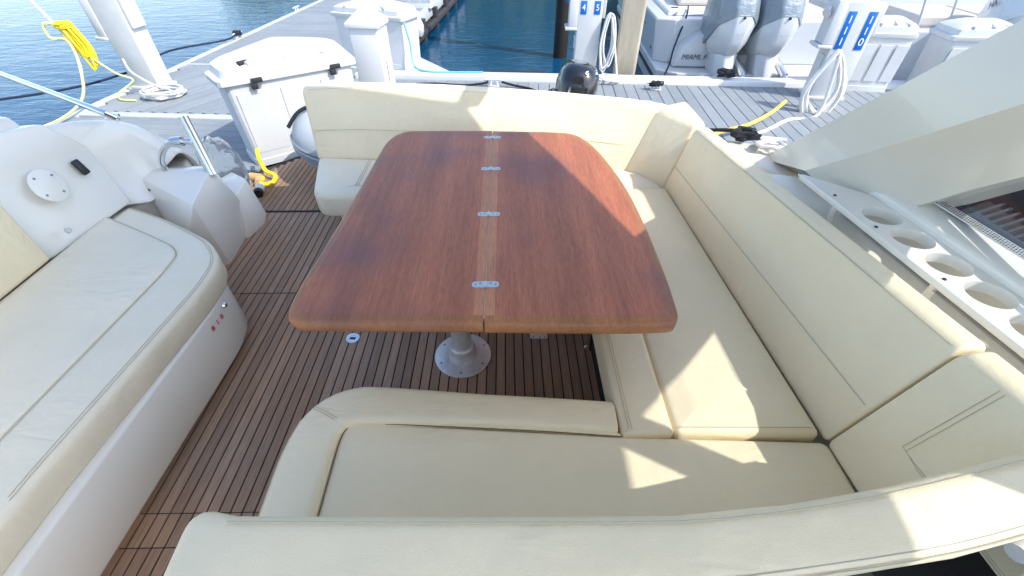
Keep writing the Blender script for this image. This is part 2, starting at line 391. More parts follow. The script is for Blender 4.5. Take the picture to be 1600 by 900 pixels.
beam(-2.53, 6.24, 4.78, 6.24, .20, DZ - .22, DZ + .055, 'rail', 'edge_beam'); beam(-2.53, 4.10, 7.4, 4.10, .06, DZ - .2, DZ - .004)
slab([(-2.55, 6.35), (-1.15, 6.35), (-2.55, 8.0)], DZ - .2, DZ - .004, 'corner_bracket', 'dockbeam')
for v in (7.6, 8.9, 10.2, 11.5, 12.8, 14.1): MB().box(dk(-2.53, v, -.42), (.10, .22, .42), -DA).build('float_bracket', 'dockside', dock, smooth=0)
beam(-2.5, 6.7, -2.5, 16, .10, -.50, -.40, 'dockside', 'wale')

# ------------------------------------------------------------ cleats and dock lines
def cleat(x, y, z, rz, label):
    t = thing('cleat', label, 'cleat', (x, y, z), 'white dock cleats')
    m = Matrix.Rotation(rz, 3, 'Z'); P = lambda *p: V((x, y, z)) + m @ V(p)
    MB().tube(smoothpath([P(-.13, 0, .075), P(-.06, 0, .082), P(0, 0, .08), P(.06, 0, .082), P(.13, 0, .075)], 3), [.007] + [.013] * 11 + [.007], 8).build('horn', 'plastic', t)
    for s_ in (-.035, .035): MB().tube([P(s_ * 1.3, 0, .01), P(s_, 0, .075)], [.018, .012], 8).build('leg', 'plastic', t)
    MB().box(P(0, 0, .008), (.14, .06, .012), rz).build('base', 'plastic', t, bevel=.003)
    return t
c1 = dk(-5.24, 8.13, DZ + .006); c2 = dk(-5.24, 10.45, DZ + .006)
cleat(c1.x, c1.y, c1.z, R(80), 'white cleat on the far dock edge wrapped with a black mooring line')
cleat(c2.x, c2.y, c2.z, R(80), 'bare white cleat farthest along the left dock edge')
cleat(-.15, 5.95, DZ + .001, R(-5), 'white cleat on the dock behind the aft backrest, lines on both sides')
cleat(1.90, 5.78, DZ + .001, R(-12), 'white cleat on the dock boards right of the concrete pile')
def rope(name, path, r, mt, label, cat, n=6, sm=6, group=None):
    return tag(MB().tube(smoothpath(path, sm), r, n).build(name, mt, smooth=60), label, cat, group)
def coil(cx, cy, z, r0, turns, pitch=.012, jit=.02, seed=1, sq=1):
    q = random.Random(seed); out = []
    for k in range(int(turns * 10)):
        a = k * .628; rr = r0 + q.uniform(-jit, jit); out.append((cx + rr * math.cos(a), cy + rr * sq * math.sin(a), z + k / 10 * pitch + q.uniform(0, pitch)))
    return out
rope('mooring_line', [c1 + V((.02, -.05, .09)), c1 + V((-.05, -.35, .05)), V((-4.95, 7.2, -.02)), V((-4.98, 6.3, -.05)), V((-5.3, 5.2, .02)), V((-6.6, 3.6, .25)), V((-9, 1.5, .6))], .013, 'navy', 'long navy mooring line stretched over the blue water at left', 'rope')
tag(MB().tube(coil(c1.x, c1.y, c1.z + .045, .055, 5, .012, .012, 3), .014, 6).build('line_wrap', 'rope'), 'black line wrapped round the cleat on the far dock edge', 'rope')
rope('dock_line', [(-1.15, 6.0, DZ + .02), (-.9, 5.98, DZ + .03), (-.55, 5.94, DZ + .02), (-.30, 5.94, DZ + .04), (-.22, 5.95, DZ + .06)], .016, 'rope', 'black dock line lying left of the cleat behind the backrest', 'rope')
rope('dock_line', [(-.05, 5.94, DZ + .06), (.1, 5.90, DZ + .03), (.3, 5.80, DZ + .02), (.45, 5.6, DZ + .03), (.55, 5.2, .05)], .016, 'rope', 'black dock line running from the cleat towards the black outboard', 'rope')
tag(MB().tube(coil(1.90, 5.78, DZ + .05, .07, 4, .012, .02, 5, .6), .012, 6).build('line_wrap', 'rope'), 'dark line wrapped round the cleat beside the concrete pile', 'rope')
b_ = dk(-.72, 6.42, DZ - .03); e_ = dk(.04, 6.42, DZ - .03)
tag(MB().tube([b_, lerp(b_, e_, .02), lerp(b_, e_, .98), e_], [.05, .085, .085, .05], 12).build('bumper', 'rubber'), 'black rubber bumper along the far edge of the cross dock', 'bumper')

# ------------------------------------------------------------ dock boxes
def dockbox(P, z0, zl, label, latches=True, top=.13):
    """P: footprint corners, front edge first (front-left, front-right), counter-clockwise"""
    P = [V((p[0], p[1])) for p in P]; c = sum(P, V((0, 0))) / len(P)
    t = thing('dock_box', label, 'dock box', (c.x, c.y, z0), 'white dock boxes')
    sc = lambda k: [c + (p - c) * k for p in P]
    L3 = lambda ps, z: [V((p.x, p.y, z)) for p in roundpoly(ps, .06, 3)]
    MB().loft([L3(sc(.90), z0 + .0), L3(sc(.90), z0 + .06), L3(sc(.885), z0 + .065), L3(sc(.93), zl)]).build('body', 'plastic', t, smooth=30)
    MB().loft([L3(sc(.99), zl - .05), L3(sc(1.0), zl - .045), L3(sc(1.0), zl - .005), L3(sc(.93), zl + .005), L3(sc(.90), zl + .06), L3(sc(.80), zl + .085), L3(sc(.45), zl + top)]).build('lid', 'plastic', t, smooth=30)
    a, b = P[0], P[1]; d = (b - a).normalized(); nrm = V((d.y, -d.x)); W = (b - a).length; rz = math.atan2(d.y, d.x)
    for k in range(3):       # moulded ribs on the lid
        s_, e_ = lerp((*lerp((*a, 0), (*b, 0), .18 + .32 * k)[:2], 0), (*c, 0), .14), lerp((*a.lerp(b, .30 + .2 * k), 0), (*c, 0), .62)
        s_.z = zl + .078; e_.z = zl + top - .012
        MB().tube([s_, e_], [.022, .012], 6).build('lid_rib', 'plastic', t)
    for f in (.06, .36, .66):    # raised panels on the front
        q0, q1 = a.lerp(b, f + .03), a.lerp(b, f + .27); off = -.045 * W
        pts = [(q0 + nrm * off, z0 + .12), (q1 + nrm * off, z0 + .12), (q1 + nrm * (off + .02), zl - .12), (q0 + nrm * (off + .02), zl - .12)]
        ins = [c + (V(p) - c) for p, _ in pts]
        ring0 = [V((p.x, p.y, z)) for p, z in pts]; ring1 = [V((p.x + nrm.x * .012, p.y + nrm.y * .012, z)) for p, z in pts]
        MB().loft([ring0, ring1]).build('front_panel', 'plastic', t, smooth=0, bevel=.005)
    if latches:
        for f in (.25, .82):
            p = a.lerp(b, f)
            MB().box((p.x + nrm.x * .012, p.y + nrm.y * .012, zl - .03), (.085, .025, .035), rz).box((p.x + nrm.x * .006 - d.x * .03, p.y + nrm.y * .006 - d.y * .03, zl - .07), (.05, .03, .05), rz).build('latch', 'rubber', t, bevel=.004)
        p = a.lerp(b, .13).lerp(c, .22); MB().box((p.x, p.y, zl + .088), (.09, .04, .03), rz + .3).build('lid_handle', 'rubber', t, bevel=.006)
    return t
dockbox([(-2.27, 3.66), (-1.34, 4.33), (-1.62, 4.80), (-2.30, 4.82), (-2.52, 3.95)], DZ, .60, 'large white dock box with black latches beside the stern walkway')
dockbox([(-2.42, 7.02), (-1.34, 6.60), (-1.15, 7.05), (-2.2, 7.5)], DZ, .50, 'white dock box behind the square white post', False)
p0 = dk(-3.2, 11.0); dockbox([(p0.x, p0.y), (p0.x + .75, p0.y - .1), (p0.x + .8, p0.y + .4), (p0.x + .05, p0.y + .5)], DZ, .30, 'small white box far down the left dock at the picture top', False)
dockbox([(4.20, 5.72), (4.78, 5.62), (4.90, 6.05), (4.3, 6.15)], DZ, .50, 'white dock box right behind the pedestal numbered 110', False)
dockbox([(5.08, 5.52), (5.85, 5.42), (5.95, 5.9), (5.15, 6.0)], DZ, .50, 'white dock box farthest right, cut by the slanted hardtop leg', False)

# ------------------------------------------------------------ white post, piles
t = thing('dock_post', 'square white post with a pyramid cap between the two dock boxes', 'post', (-1.41, 5.15, DZ))
def sq(cx, cy, h, rz, z): return [V((cx, cy, z)) + Matrix.Rotation(rz, 3, 'Z') @ V((x * h, y * h, 0)) for x, y in ((-1, -1), (1, -1), (1, 1), (-1, 1))]
MB().loft([sq(-1.41, 5.15, .15, R(-7), DZ), sq(-1.41, 5.15, .15, R(-7), .71)]).build('sleeve', 'vinylpost', t, bevel=.012)
MB().loft([sq(-1.41, 5.15, .172, R(-7), .70), sq(-1.41, 5.15, .172, R(-7), .745), sq(-1.41, 5.15, .008, R(-7), .885)]).build('cap', 'vinylpost', t, smooth=20, bevel=.006)
nx = Matrix.Rotation(R(-7), 3, 'Z') @ V((1, 0, 0)); ny = Matrix.Rotation(R(-7), 3, 'Z') @ V((0, 1, 0))
pc = V((-1.41, 5.15, .25)) + nx * .152 - ny * .05
MB().box(pc, (.004, .05, .36), R(-7)).build('sticker', 'sign', t, smooth=0); MB().box(pc + nx * .002, (.004, .022, .26), R(-7)).build('sticker_stripe', 'red', t, smooth=0)
t = thing('concrete_pile', 'weathered square concrete pile beside the hose pedestal', 'pile', (1.66, 6.55, -2))
MB().loft([sq(1.66, 6.57, .15, R(-14), -2), sq(1.66, 6.57, .15, R(-14), 2.6)]).build('shaft', 'concrete', t, smooth=0, bevel=.03)
tag(MB().tube([(1.02, 9.1, -3), (1.04, 9.1, 0), (1.05, 9.1, 3)], .13, 14).build('mooring_pile', 'tar'), 'dark round mooring pile standing in the water', 'pile')

# ------------------------------------------------------------ power pedestals
def pedestal(x, y, rz, label, nums=None, wdt=.30, h=1.25, plates_z=.55, gap=.17, px=.0, psz=.075):
    t = thing('power_pedestal', label, 'power pedestal', (x, y, DZ), 'white power pedestals')
    m = Matrix.Rotation(rz, 3, 'Z'); P = lambda *p: V((x, y, DZ)) + m @ V(p)
    B = lambda c, d, nm, mt='plastic', bv=.008: MB().box(P(*c), d, rz).build(nm, mt, t, bevel=bv)
    B((0, 0, h / 2), (wdt, .24, h), 'column')
    B((wdt / 2 + .022, -.0, h * .5 + .33), (.045, .20, h - .7), 'side_cover')
    B((-wdt / 2 - .055, -.02, .80), (.11, .22, .42), 'socket_housing')
    B((-wdt / 2 - .075, -.02, .57), (.15, .25, .035), 'housing_lip')
    MB().tube([P(-wdt / 2 - .12, -.02, .90), P(-wdt / 2 - .16, -.05, .88)], .05, 14).build('socket', 'steel', t)
    B((-wdt / 2 - .008, -.02, .40), (.02, .10, .16), 'access_plate')
    B((0, 0, .02), (wdt + .06, .30, .04), 'foot')
    if nums:
        for s_, n_ in zip((-1, 1), nums):
            H_ = psz * 1.25 * len(n_) + .05; cx = px + s_ * gap / 2
            B((cx, -.1225, plates_z), (psz, .005, H_), 'number_plate', 'blue', .001)
            for k, ch in enumerate(n_):
                cz = plates_z + H_ / 2 - .025 - psz * 1.25 * (k + .5)
                text_mesh(ch, psz * 1.25, 'numeral', 'sign', t, frame(P(cx, -.127, cz), m @ V((1, 0, 0)), (0, 0, 1)))
    return t
pedestal(-4.52, 6.0, R(-10), 'white power pedestal with yellow cord hanging at the left dock edge', wdt=.36, h=1.4)
pedestal(1.075, 6.47, R(-4), 'white power pedestal numbered 4 and 5 beside the concrete pile', ('4', '5'), .30, 1.4, .80)
pedestal(3.86, 5.52, R(-8), 'white power pedestal with blue plates 111 and 110', ('111', '110'), .36, 1.0, .73, .21, .0, .085)
# hoses and cords on the pedestals
rope('water_hose', coil(-4.16, 5.62, DZ + .012, .21, 7, .012, .035, 8, .85) + [(-4.32, 5.75, DZ + .09), (-4.50, 5.72, .10), (-4.60, 5.82, .22)], .013, 'whiterope', 'coiled white hose at the foot of the left pedestal', 'hose')
def hank(top, n, drop, spread, seed, back=.03):
    q = random.Random(seed); out = []
    for k in range(n):
        a = q.uniform(-1, 1); d = drop * q.uniform(.78, 1.0); w_ = spread * q.uniform(.6, 1)
        out += [V(top) + V((-.03 + a * .02, -.02 - k * .006, .0)), V(top) + V((-w_ + a * .02, -.05 - k * .006, -d * .55)), V(top) + V((a * .05, -.06 - k * .006, -d)), V(top) + V((w_ + a * .02, -.05 - k * .006, -d * .55)), V(top) + V((.03 + a * .02, -.02 - k * .006, .01))]
    return out
rope('water_hose', hank((1.32, 6.33, .55), 6, .62, .09, 3) + coil(1.36, 6.14, DZ + .02, .14, 3, .012, .04, 4), .012, 'whiterope', 'white hose hanging in loops on the pedestal numbered 4 and 5', 'hose')
rope('water_hose', hank((3.52, 5.10, .42), 7, .74, .25, 9) + [(3.5, 4.9, DZ + .02), (3.1, 4.75, DZ + .015), (2.7, 4.45, DZ + .015), (2.5, 4.3, DZ + .02), (2.8, 4.2, DZ + .02)], .02, 'whiterope', 'white hose looped over the pedestal with plates 111 and 110', 'hose')
rope('yellow_hose', [(2.0, 4.22, DZ + .06), (2.2, 4.28, DZ + .09), (2.5, 4.45, DZ + .08), (2.85, 4.72, DZ + .10), (3.1, 4.95, DZ + .14)], .021, 'ochre', 'short yellow hose lying on the dock boards behind the corner backrest', 'hose', 8)
# yellow cord hank at the left pedestal
t = thing('yellow_hank', 'bright yellow shore cord bundled and hung on the left pedestal', 'cord', (-4.9, 5.7, .3))
q = random.Random(5)
for k in range(11):
    x0 = -4.93 + q.uniform(-.045, .045); d = q.uniform(.30, .48); y0 = 5.66 + q.uniform(-.04, .04)
    MB().tube(smoothpath([(x0 - .02, y0, .64), (x0 + .04, y0 - .02, .62 - d * .5), (x0 + .09 + q.uniform(-.02, .02), y0 - .02, .62 - d), (x0 + .11, y0, .62 - d * .6), (x0 + .03, y0, .645)], 4), .011, 5).build('loop', 'yellow', t)
MB().tube(coil(-4.93, 5.66, .58, .07, 4, .014, .01, 6), .013, 6).build('knot', 'yellow', t)
rope('hanging_hose', [(-4.95, 5.66, .60), (-5.08, 5.60, .64), (-5.10, 5.60, .50), (-4.93, 5.6, .46), (-4.85, 5.45, .2), (-4.78, 5.1, -.05), (-4.85, 4.5, -.1), (-5.1, 3.9, .1), (-5.4, 3.4, .45)], .015, 'paleyellow', 'pale yellow hose drooping from the left pedestal over the water', 'hose')
rope('thin_cord', [(-4.9, 5.66, .36), (-4.66, 5.66, .12), (-4.52, 5.70, .02), (-4.70, 5.62, -.10), (-4.62, 5.48, DZ + .02), (-4.42, 5.45, DZ + .015)], .012, 'paleyellow', 'thin pale yellow cord looping to the coiled white hose', 'cord')
rope('white_pole', [(-5.02, 5.66, .62), (-5.35, 5.75, 1.2)], .016, 'whiterope', 'thin white pole rising from the yellow cord bundle', 'pole', sm=1)

# ------------------------------------------------------------ fenders on the finger
def fender(x, y, z, r, h, mt, label):
    t = thing('fender', label, 'fender', (x, y, z)); prof = [(.015, 0), (.03, .02), (r * .7, h * .12), (r, h * .35), (r, h * .65), (r * .7, h * .88), (.03, h * .98), (.015, h + .03)]
    MB().lathe(prof, (x, y, z), 18).build('body', mt, t); MB().tube([(x, y, z + h), (x - .03, y, z + h + .12), (x - .12, y, DZ + .03)], .008, 5).build('line', 'whiterope', t)
fender(-1.70, 9.75, -.42, .12, .36, 'plastic', 'white fender hanging on the left dock side')
fender(-1.76, 8.9, -.50, .17, .50, 'rubber', 'round black fender hanging beside the white post')
rope('teal_line', [(-1.33, 6.62, .46), (-1.28, 6.6, .2), (-1.27, 6.55, .0), (-1.2, 6.45, -.07), (-1.0, 6.36, -.085), (-.7, 6.34, -.085), (-.3, 6.33, -.085)], .013, 'teal', 'teal rope trailing from the rear dock box onto the edge beam', 'rope')

# ============================================================ THE YACHT
yacht = thing('yacht', 'white motor yacht with teak cockpit, seen from its own helm', 'yacht', (0, 1.2, WZ))
def Y(b, name, mt='gel', **k): return b.build(name, mt, yacht, **k)
# hull under the cockpit, swim platform
Y(MB().prism(roundpoly([(-2.45, -3), (1.85, -3), (1.85, 2.2), (1.6, 2.739), (-2.36, 2.739), (-2.5, 2.2)], [.15, .15, .15, .02, .02, .15], 3), WZ - .4, -.045), 'hull', smooth=30, bevel=.02)
PLZ = -.10
Y(MB().prism(roundpoly([(-2.40, 2.75), (1.60, 2.75), (1.6, 3.7), (1.35, 3.93), (-1.88, 3.93), (-2.22, 3.50)], .12, 4), WZ + .1, PLZ - .025), 'swim_platform', smooth=30, bevel=.015)
Y(MB().tube(smoothpath([(-2.40, 2.8, PLZ - .06), (-2.36, 3.2, PLZ - .06), (-2.24, 3.52, PLZ - .06), (-1.91, 3.95, PLZ - .06), (-1.7, 3.97, PLZ - .06), (1.3, 3.96, PLZ - .06), (1.6, 3.7, PLZ - .06)], 4), .028, 8), 'rub_rail', 'rubber')
# teak floor: each strip a piece of its own over a black caulk bed
deck = Y(MB().prism([(-1.48, -.4), (.62, -.4), (.62, 2.738), (-2.05, 2.738), (-1.8, 1.7), (-1.48, 1.6)], -.043, -.0035), 'teak_deck', 'caulk', smooth=0)
TP = .0443
def strip(x, y0, y1, zt, wd=TP - .0062):
    b = MB().box((x, (y0 + y1) / 2, zt - .004), (wd, y1 - y0, .008))
    # slanted top for the tiny arris
    o = b.build('teak_strip', 'teak', deck, smooth=0); return o
i = 0; x = -1.985
while x < .60:
    xl = x
    # left end of the floor: runs along the console, then past the corner pod
    if xl < -1.74: cuts = [(2.60, 2.72)]
    elif xl < -1.50: cuts = [(1.66 + (-1.5 - xl) * .55, 1.86), (1.864, 2.72)] if xl > -1.8 else []
    elif xl < -1.43: cuts = [(-.35, .545), (.549, 1.86), (1.864, 2.72)]
    else: cuts = [(-.35, .545), (.549, .66), (.664, 1.86), (1.864, 2.72)] if xl < -.80 else [(-.35, 1.86), (1.864, 2.72)]
    for a, b in cuts: strip(xl, a, b, 0)
    x += TP; i += 1
Y(MB().box((-.3, 2.7475, -.07), (3.5, .016, .13)), 'step_riser', 'caulk', smooth=0)
pdeck = Y(MB().prism([(-2.16, 2.757), (1.5, 2.757), (1.5, 3.8), (1.3, 3.86), (-1.86, 3.86), (-2.14, 3.50)], PLZ - .03, PLZ - .0035), 'platform_deck', 'caulk', smooth=0)
x = -2.13
while x < -.9:
    yb = 3.85 if x > -1.86 else 3.85 - (-1.86 - x) * 1.28
    b = MB().box((x, (2.760 + yb) / 2, PLZ - .004), (TP - .0062, yb - 2.760, .008)); b.build('teak_strip', 'teak', pdeck, smooth=0); x += TP
# hatch outlines in the teak: thin metal-edged joints
Y(MB().box((-1.1, 1.862, .0003), (.86, .006, .002)), 'hatch_joint', 'black', smooth=0)
Y(MB().box((-.80, .662, .0008), (.20, .007, .003)), 'hatch_edge', 'greymid', smooth=0)

# seat bases (white mouldings)
def base(poly, z0, z1, name='seat_base', r=.08, bv=.012, flare=0):
    P = roundpoly(poly, r, 5); Q = inset(P, flare) if flare else P
    return Y(MB().loft([[(p[0], p[1], z0) for p in Q], [(p[0], p[1], z1) for p in P]]), name, bevel=bv, smooth=40)
base([(.42, .40), (1.15, .40), (1.15, 2.9), (-1.02, 2.9), (-1.02, 2.26), (.42, 2.26)], -.04, .335)
base([(-.62, -.3), (.98, -.3), (.98, .66), (.30, .74), (-.62, .80)], -.04, .335)
lb = base([(-2.2, -1.0), (-1.42, -1.0), (-1.345, 1.36), (-1.40, 1.58), (-1.56, 1.72), (-2.2, 1.95)], -.04, .06, 'console_plinth', .12)
base([(-2.2, -1.0), (-1.365, -1.0), (-1.290, 1.42), (-1.335, 1.60), (-1.54, 1.76), (-2.2, 2.05)], .06, .345, 'left_seat_base', .10, .02)
Y(MB().box((.4195, 1.48, .155), (.010, 1.46, .31)), 'seat_front_shade', 'dark', smooth=0)  # flat black panel painting in the shade below the right seat cushion
# letters and stud on the left base
for k, (ch, yy) in enumerate((('B', 1.325), ('I', 1.362), ('B', 1.398))):
    text_mesh(ch, .034, 'letter', 'red', yacht, frame((-1.2865 - (1.42 - yy) * .031, yy, .285), (.03, 1, 0), (0, 0, 1)), .0012)
Y(MB().lathe([(.001, .012), (.010, .010), (.014, 0)], (-1.2935, 1.45, .305), 12, Matrix.Rotation(R(90), 3, 'Y')), 'stud', 'steel')

# ---- left side: facet panel, coaming, pod
def patch(rows, name, mt='gel', thick=.03, sub=2, sm=40):
    b = MB(); n = len(rows[0]); b.v = [V(p) for r in rows for p in r]
    for k in range(len(rows) - 1):
        for i in range(n - 1): b.f.append((k * n + i, k * n + i + 1, (k + 1) * n + i + 1, (k + 1) * n + i))
    o = Y(b, name, mt, smooth=sm)
    if thick: md = o.modifiers.new('solid', 'SOLIDIFY'); md.thickness = thick; md.offset = 0
    if sub: md = o.modifiers.new('sub', 'SUBSURF'); md.levels = sub; md.render_levels = sub
    return o
# facet panel with the vent plate
PA, PB, PC, PD, PE, PF = V((-2.16, 1.80, .95)), V((-2.13, 2.03, .915)), V((-2.10, 2.139, .76)), V((-2.00, 2.075, .475)), V((-2.05, 1.60, .475)), V((-2.2, 1.2, .475))
PG = V((-2.22, 1.2, .95))
b = MB(); b.add([PA, PB, PC, PD, PE, PF, PG], [(0, 1, 2, 3, 4, 5, 6)])
sh = V((-.30, 0, -.02)); b.add([p + sh for p in (PA, PB, PC, PD, PE, PF, PG)], [(6, 5, 4, 3, 2, 1, 0)])
for k in range(7): b.f.append((k, (k + 1) % 7, 7 + (k + 1) % 7, 7 + k))
Y(b, 'side_panel', smooth=30, bevel=.012)
fn = (PC - PA).cross(PD - PA).normalized()
if fn.x < 0: fn = -fn
def onp(px, py, pz):   # drop a point onto the facet plane along x
    p = V((px, py, pz)); return p + V((1, 0, 0)) * ((PA - p).dot(fn) / fn.x)
mq = fn.to_track_quat('Z', 'Y').to_matrix()
c0 = onp(-2.1, 1.816, .716)
vp = Y(MB().lathe([(.075, 0), (.075, .004), (.068, .007), (.001, .007)], c0, 32, mq), 'vent_plate', 'gel')
for a in range(4):
    an = a * math.pi / 2 + .5; MB().lathe([(.006, 0), (.005, .003), (.001, .003)], c0 + mq @ V((.055 * math.cos(an), .055 * math.sin(an), .007)), 8, mq).build('screw', 'greymid', vp)
c0 = onp(-2.1, 2.008, .708)
Y(MB().box((0, 0, 0), (.035, .075, .02)), 'latch', 'black', bevel=.006)
o = bpy.data.objects['latch'] if 'latch' in bpy.data.objects else None
for o in yacht.children:
    if o.name.startswith('latch'):
        o.location = c0 + fn * .006 - V((0, 0, 0)) ; o.location = c0 + fn * .006; o.data.transform(Matrix.Translation(ORG[yacht])); o.location -= ORG[yacht]; o.rotation_euler = (fn.to_track_quat('Z', 'Y')).to_euler()
c0 = onp(-2.06, 1.70, .55); Y(MB().lathe([(.014, 0), (.012, .012), (.001, .014)], c0, 12, mq), 'snap', 'plastic')
# coaming behind the facet, dropping to the stern quarter
patch([[(-2.95, .6, -.1), (-2.95, 1.9, -.1), (-2.85, 2.6, -.15), (-2.6, 2.95, -.2), (-2.35, 3.05, -.25)],
       [(-2.85, .6, .80), (-2.75, 1.9, .78), (-2.50, 2.75, .55), (-2.30, 2.92, .38), (-2.15, 2.95, .25)],
       [(-2.58, .6, .93), (-2.40, 2.0, .90), (-2.13, 2.46, .81), (-2.07, 2.56, .67), (-1.99, 2.58, .54)],
       [(-2.50, .6, .925), (-2.32, 1.98, .885), (-2.10, 2.38, .80), (-2.05, 2.47, .655), (-1.97, 2.49, .525)],
       [(-2.35, .6, .86), (-2.20, 2.02, .83), (-2.16, 2.21, .68), (-2.15, 2.28, .52), (-2.08, 2.36, .45)],
       [(-2.30, .6, .45), (-2.15, 1.95, .44), (-2.10, 2.08, .43), (-2.02, 2.14, .42), (-1.96, 2.2, .40)]], 'coaming', sub=2)
Y(MB().prism(roundpoly([(-2.85, -2), (-2.3, -2), (-2.12, 2.1), (-1.92, 2.45), (-2.2, 2.9), (-2.5, 2.6)], .1, 3), -.4, .40), 'quarter_moulding', smooth=30, bevel=.02)
# faceted stern pod with latch, handle and rod holder
Y(hullmesh([(-2.103, 2.31, .50), (-2.094, 2.37, .51), (-1.74, 2.42, .51), (-1.717, 2.358, .51), (-1.688, 2.068, .46), (-1.703, 2.465, .28), (-1.76, 2.60, -.04), (-1.72, 2.15, -.04), (-1.72, 2.12, .10), (-1.80, 2.0, .2), (-2.1, 2.3, 0), (-2.1, 2.6, 0), (-2.08, 2.52, .46), (-1.80, 2.50, .46), (-1.85, 2.02, -.04)]), 'stern_pod', smooth=15, bevel=.007)
Y(hullmesh([(-1.752, 2.70, .28), (-1.889, 2.80, .28), (-1.72, 2.47, .27), (-2.0, 2.5, .28), (-1.663, 2.62, .06), (-1.686, 2.58, -.04), (-1.72, 2.40, -.04), (-2.0, 2.75, -.04), (-1.74, 2.74, -.04), (-1.70, 2.45, .14)]), 'pod_step', smooth=15, bevel=.007)
fl = (V((-2.103, 2.31, .50)) - V((-1.688, 2.068, .46))).normalized()
lp = Y(MB().box((-2.03, 2.255, .445), (.10, .006, .03), math.atan2(fl.y, fl.x)), 'strike_plate', 'steel', bevel=.002)
MB().box((-2.03, 2.252, .445), (.03, .014, .022), math.atan2(fl.y, fl.x)).build('latch_bolt', 'black', lp, bevel=.003)
h = smoothpath([(-1.97, 2.37, .49), (-1.975, 2.375, .56), (-1.93, 2.385, .63), (-1.86, 2.40, .665), (-1.77, 2.41, .66)], 5)
hd = Y(MB().tube(h, .0165, 12), 'grab_handle', 'steel'); MB().lathe([(.026, -.03), (.029, 0), (.026, .03)], (-1.845, 2.402, .665), 14, Matrix.Rotation(R(85), 3, 'Y')).build('collar', 'steel', hd)
a, b_ = V((-1.80, 2.475, .775)), V((-1.712, 2.365, .48))
tb = Y(MB().tube([b_, a], .030, 20, False).tube([b_, lerp(b_, a, .995)], .026, 20, False), 'rod_holder', 'steel', smooth=60)
Y(MB().tube(smoothpath([(-3.2, 2.95, .905), (-2.06, 2.25, .905), (-2.0, 2.28, .84)], 4), .0155, 12), 'side_rail', 'steel')
Y(MB().lathe([(.001, .012), (.03, .010), (.034, 0)], (-2.03, 2.30, .845), 14), 'rail_foot', 'steel')
# beige fascia at the far left (inside of the side deck)
Y(quadsweep([[(-2.22, -.6, .95), (-2.22, -.6, 1.05), (-2.8, -.6, 1.05), (-2.8, -.6, .6)], [(-2.22, 1.4, .95), (-2.24, 1.4, 1.05), (-2.8, 1.4, 1.05), (-2.8, 1.4, .6)], [(-2.20, 1.80, .93), (-2.26, 1.82, 1.02), (-2.8, 1.8, 1.0), (-2.8, 1.8, .6)], [(-2.19, 2.0, .91), (-2.24, 2.02, .95), (-2.7, 2.2, .93), (-2.7, 2.2, .6)]], .02), 'side_deck', 'gelwarm', smooth=50)

# ---- right side: shelf with cup holes, tray, hardtop leg, window
def holed(xi, xo, ys, r, z0, z1):
    """plate between inner x(y) and outer x(y) with round holes centred on ys; built as strips of quads round each hole"""
    b = MB(); 
    def face(z, flip):
        for k, yc in enumerate(ys):
            ya, yb = (ys[k - 1] + yc) / 2 if k else yc - .0675, (ys[k + 1] + yc) / 2 if k + 1 < len(ys) else yc + .0675
            xc = (xi(yc) + xo(yc)) / 2 + .010; n = 32; sqr = []
            for q in range(n):
                a = 2 * math.pi * q / n; c, s = math.cos(a), math.sin(a); m = max(abs(c), abs(s))
                yy = yc + (s / m) * ((yb - yc) if s > 0 else (yc - ya)); fx = c / m
                sqr.append(V((xc + fx * ((xo(yy) - xc) if fx > 0 else (xc - xi(yy))), yy, z)))
            cir = [V((xc + r * 1.08 * math.cos(2 * math.pi * q / n), yc + r * math.sin(2 * math.pi * q / n), z)) for q in range(n)]
            o = len(b.v); b.v += sqr + cir
            for q in range(n):
                j = (q + 1) % n; f = (o + q, o + j, o + n + j, o + n + q); b.f.append(f[::-1] if flip else f)
            yield cir
    T = list(face(z1, False)); Bm = list(face(z0, True))
    for t_, m_ in zip(T, Bm): b.loft([t_, m_], cap=False)
    return b
xi = lambda y: 1.252 - (y - .70) * .105; xo = lambda y: 1.425 - (y - .70) * .12
hy = [1.262 - .1325 * k for k in range(12)][::-1]
sf = Y(holed(xi, xo, hy, .057, .846, .880), 'cup_shelf', smooth=30)
yend = hy[-1] + .0675
Y(MB().prism([(xi(yend), yend), (xo(yend), yend), (xo(1.46), 1.40), (1.17, 1.56), (xi(1.56), 1.56)], .862, .880), 'shelf_tip', smooth=0)
Y(quadsweep([[(xi(y) - .010, y, .862), (xi(y) - .009, y, .883), (xi(y) + .002, y, .883), (xi(y) + .002, y, .862)] for y in (1.56, 1.2, .6, -.3)], .005, .004), 'shelf_rim', smooth=50)
for yy in (1.36, .93, .50): Y(MB().tube([(xi(yy) + .012, yy, .80), (xi(yy) + .012, yy, .862)], .012, 12), 'shelf_pillar')
for yy in (1.40, 1.195, .93):
    MB().lathe([(.006, 0), (.005, .003), (.001, .003)], (xi(yy) + .022, yy, .880), 8).build('screw', 'black', sf)
Y(MB().prism([(1.14, -.4), (1.60, -.4), (1.52, 1.4), (1.36, 1.72), (1.12, 1.80), (1.12, 1.5)], .55, .775), 'side_tray', smooth=0, bevel=.01)
Y(MB().prism([(1.10, 2.1), (1.35, 1.80), (1.42, 1.95), (1.36, 2.20), (1.12, 2.30)], .2, .72), 'stern_deck', smooth=20, bevel=.02)
Y(MB().prism([(1.0, 2.40), (1.38, 2.25), (1.25, 2.9), (-1.15, 3.0), (-1.15, 2.90), (.3, 2.84), (.80, 2.72)], -.2, .36), 'transom_top', smooth=20, bevel=.03)
Y(MB().prism([(1.45, -2), (2.30, -2), (2.25, 1.5), (1.9, 1.95), (1.5, 1.95), (1.45, 1.3)], -.3, .60), 'side_deck', smooth=0, bevel=.02)
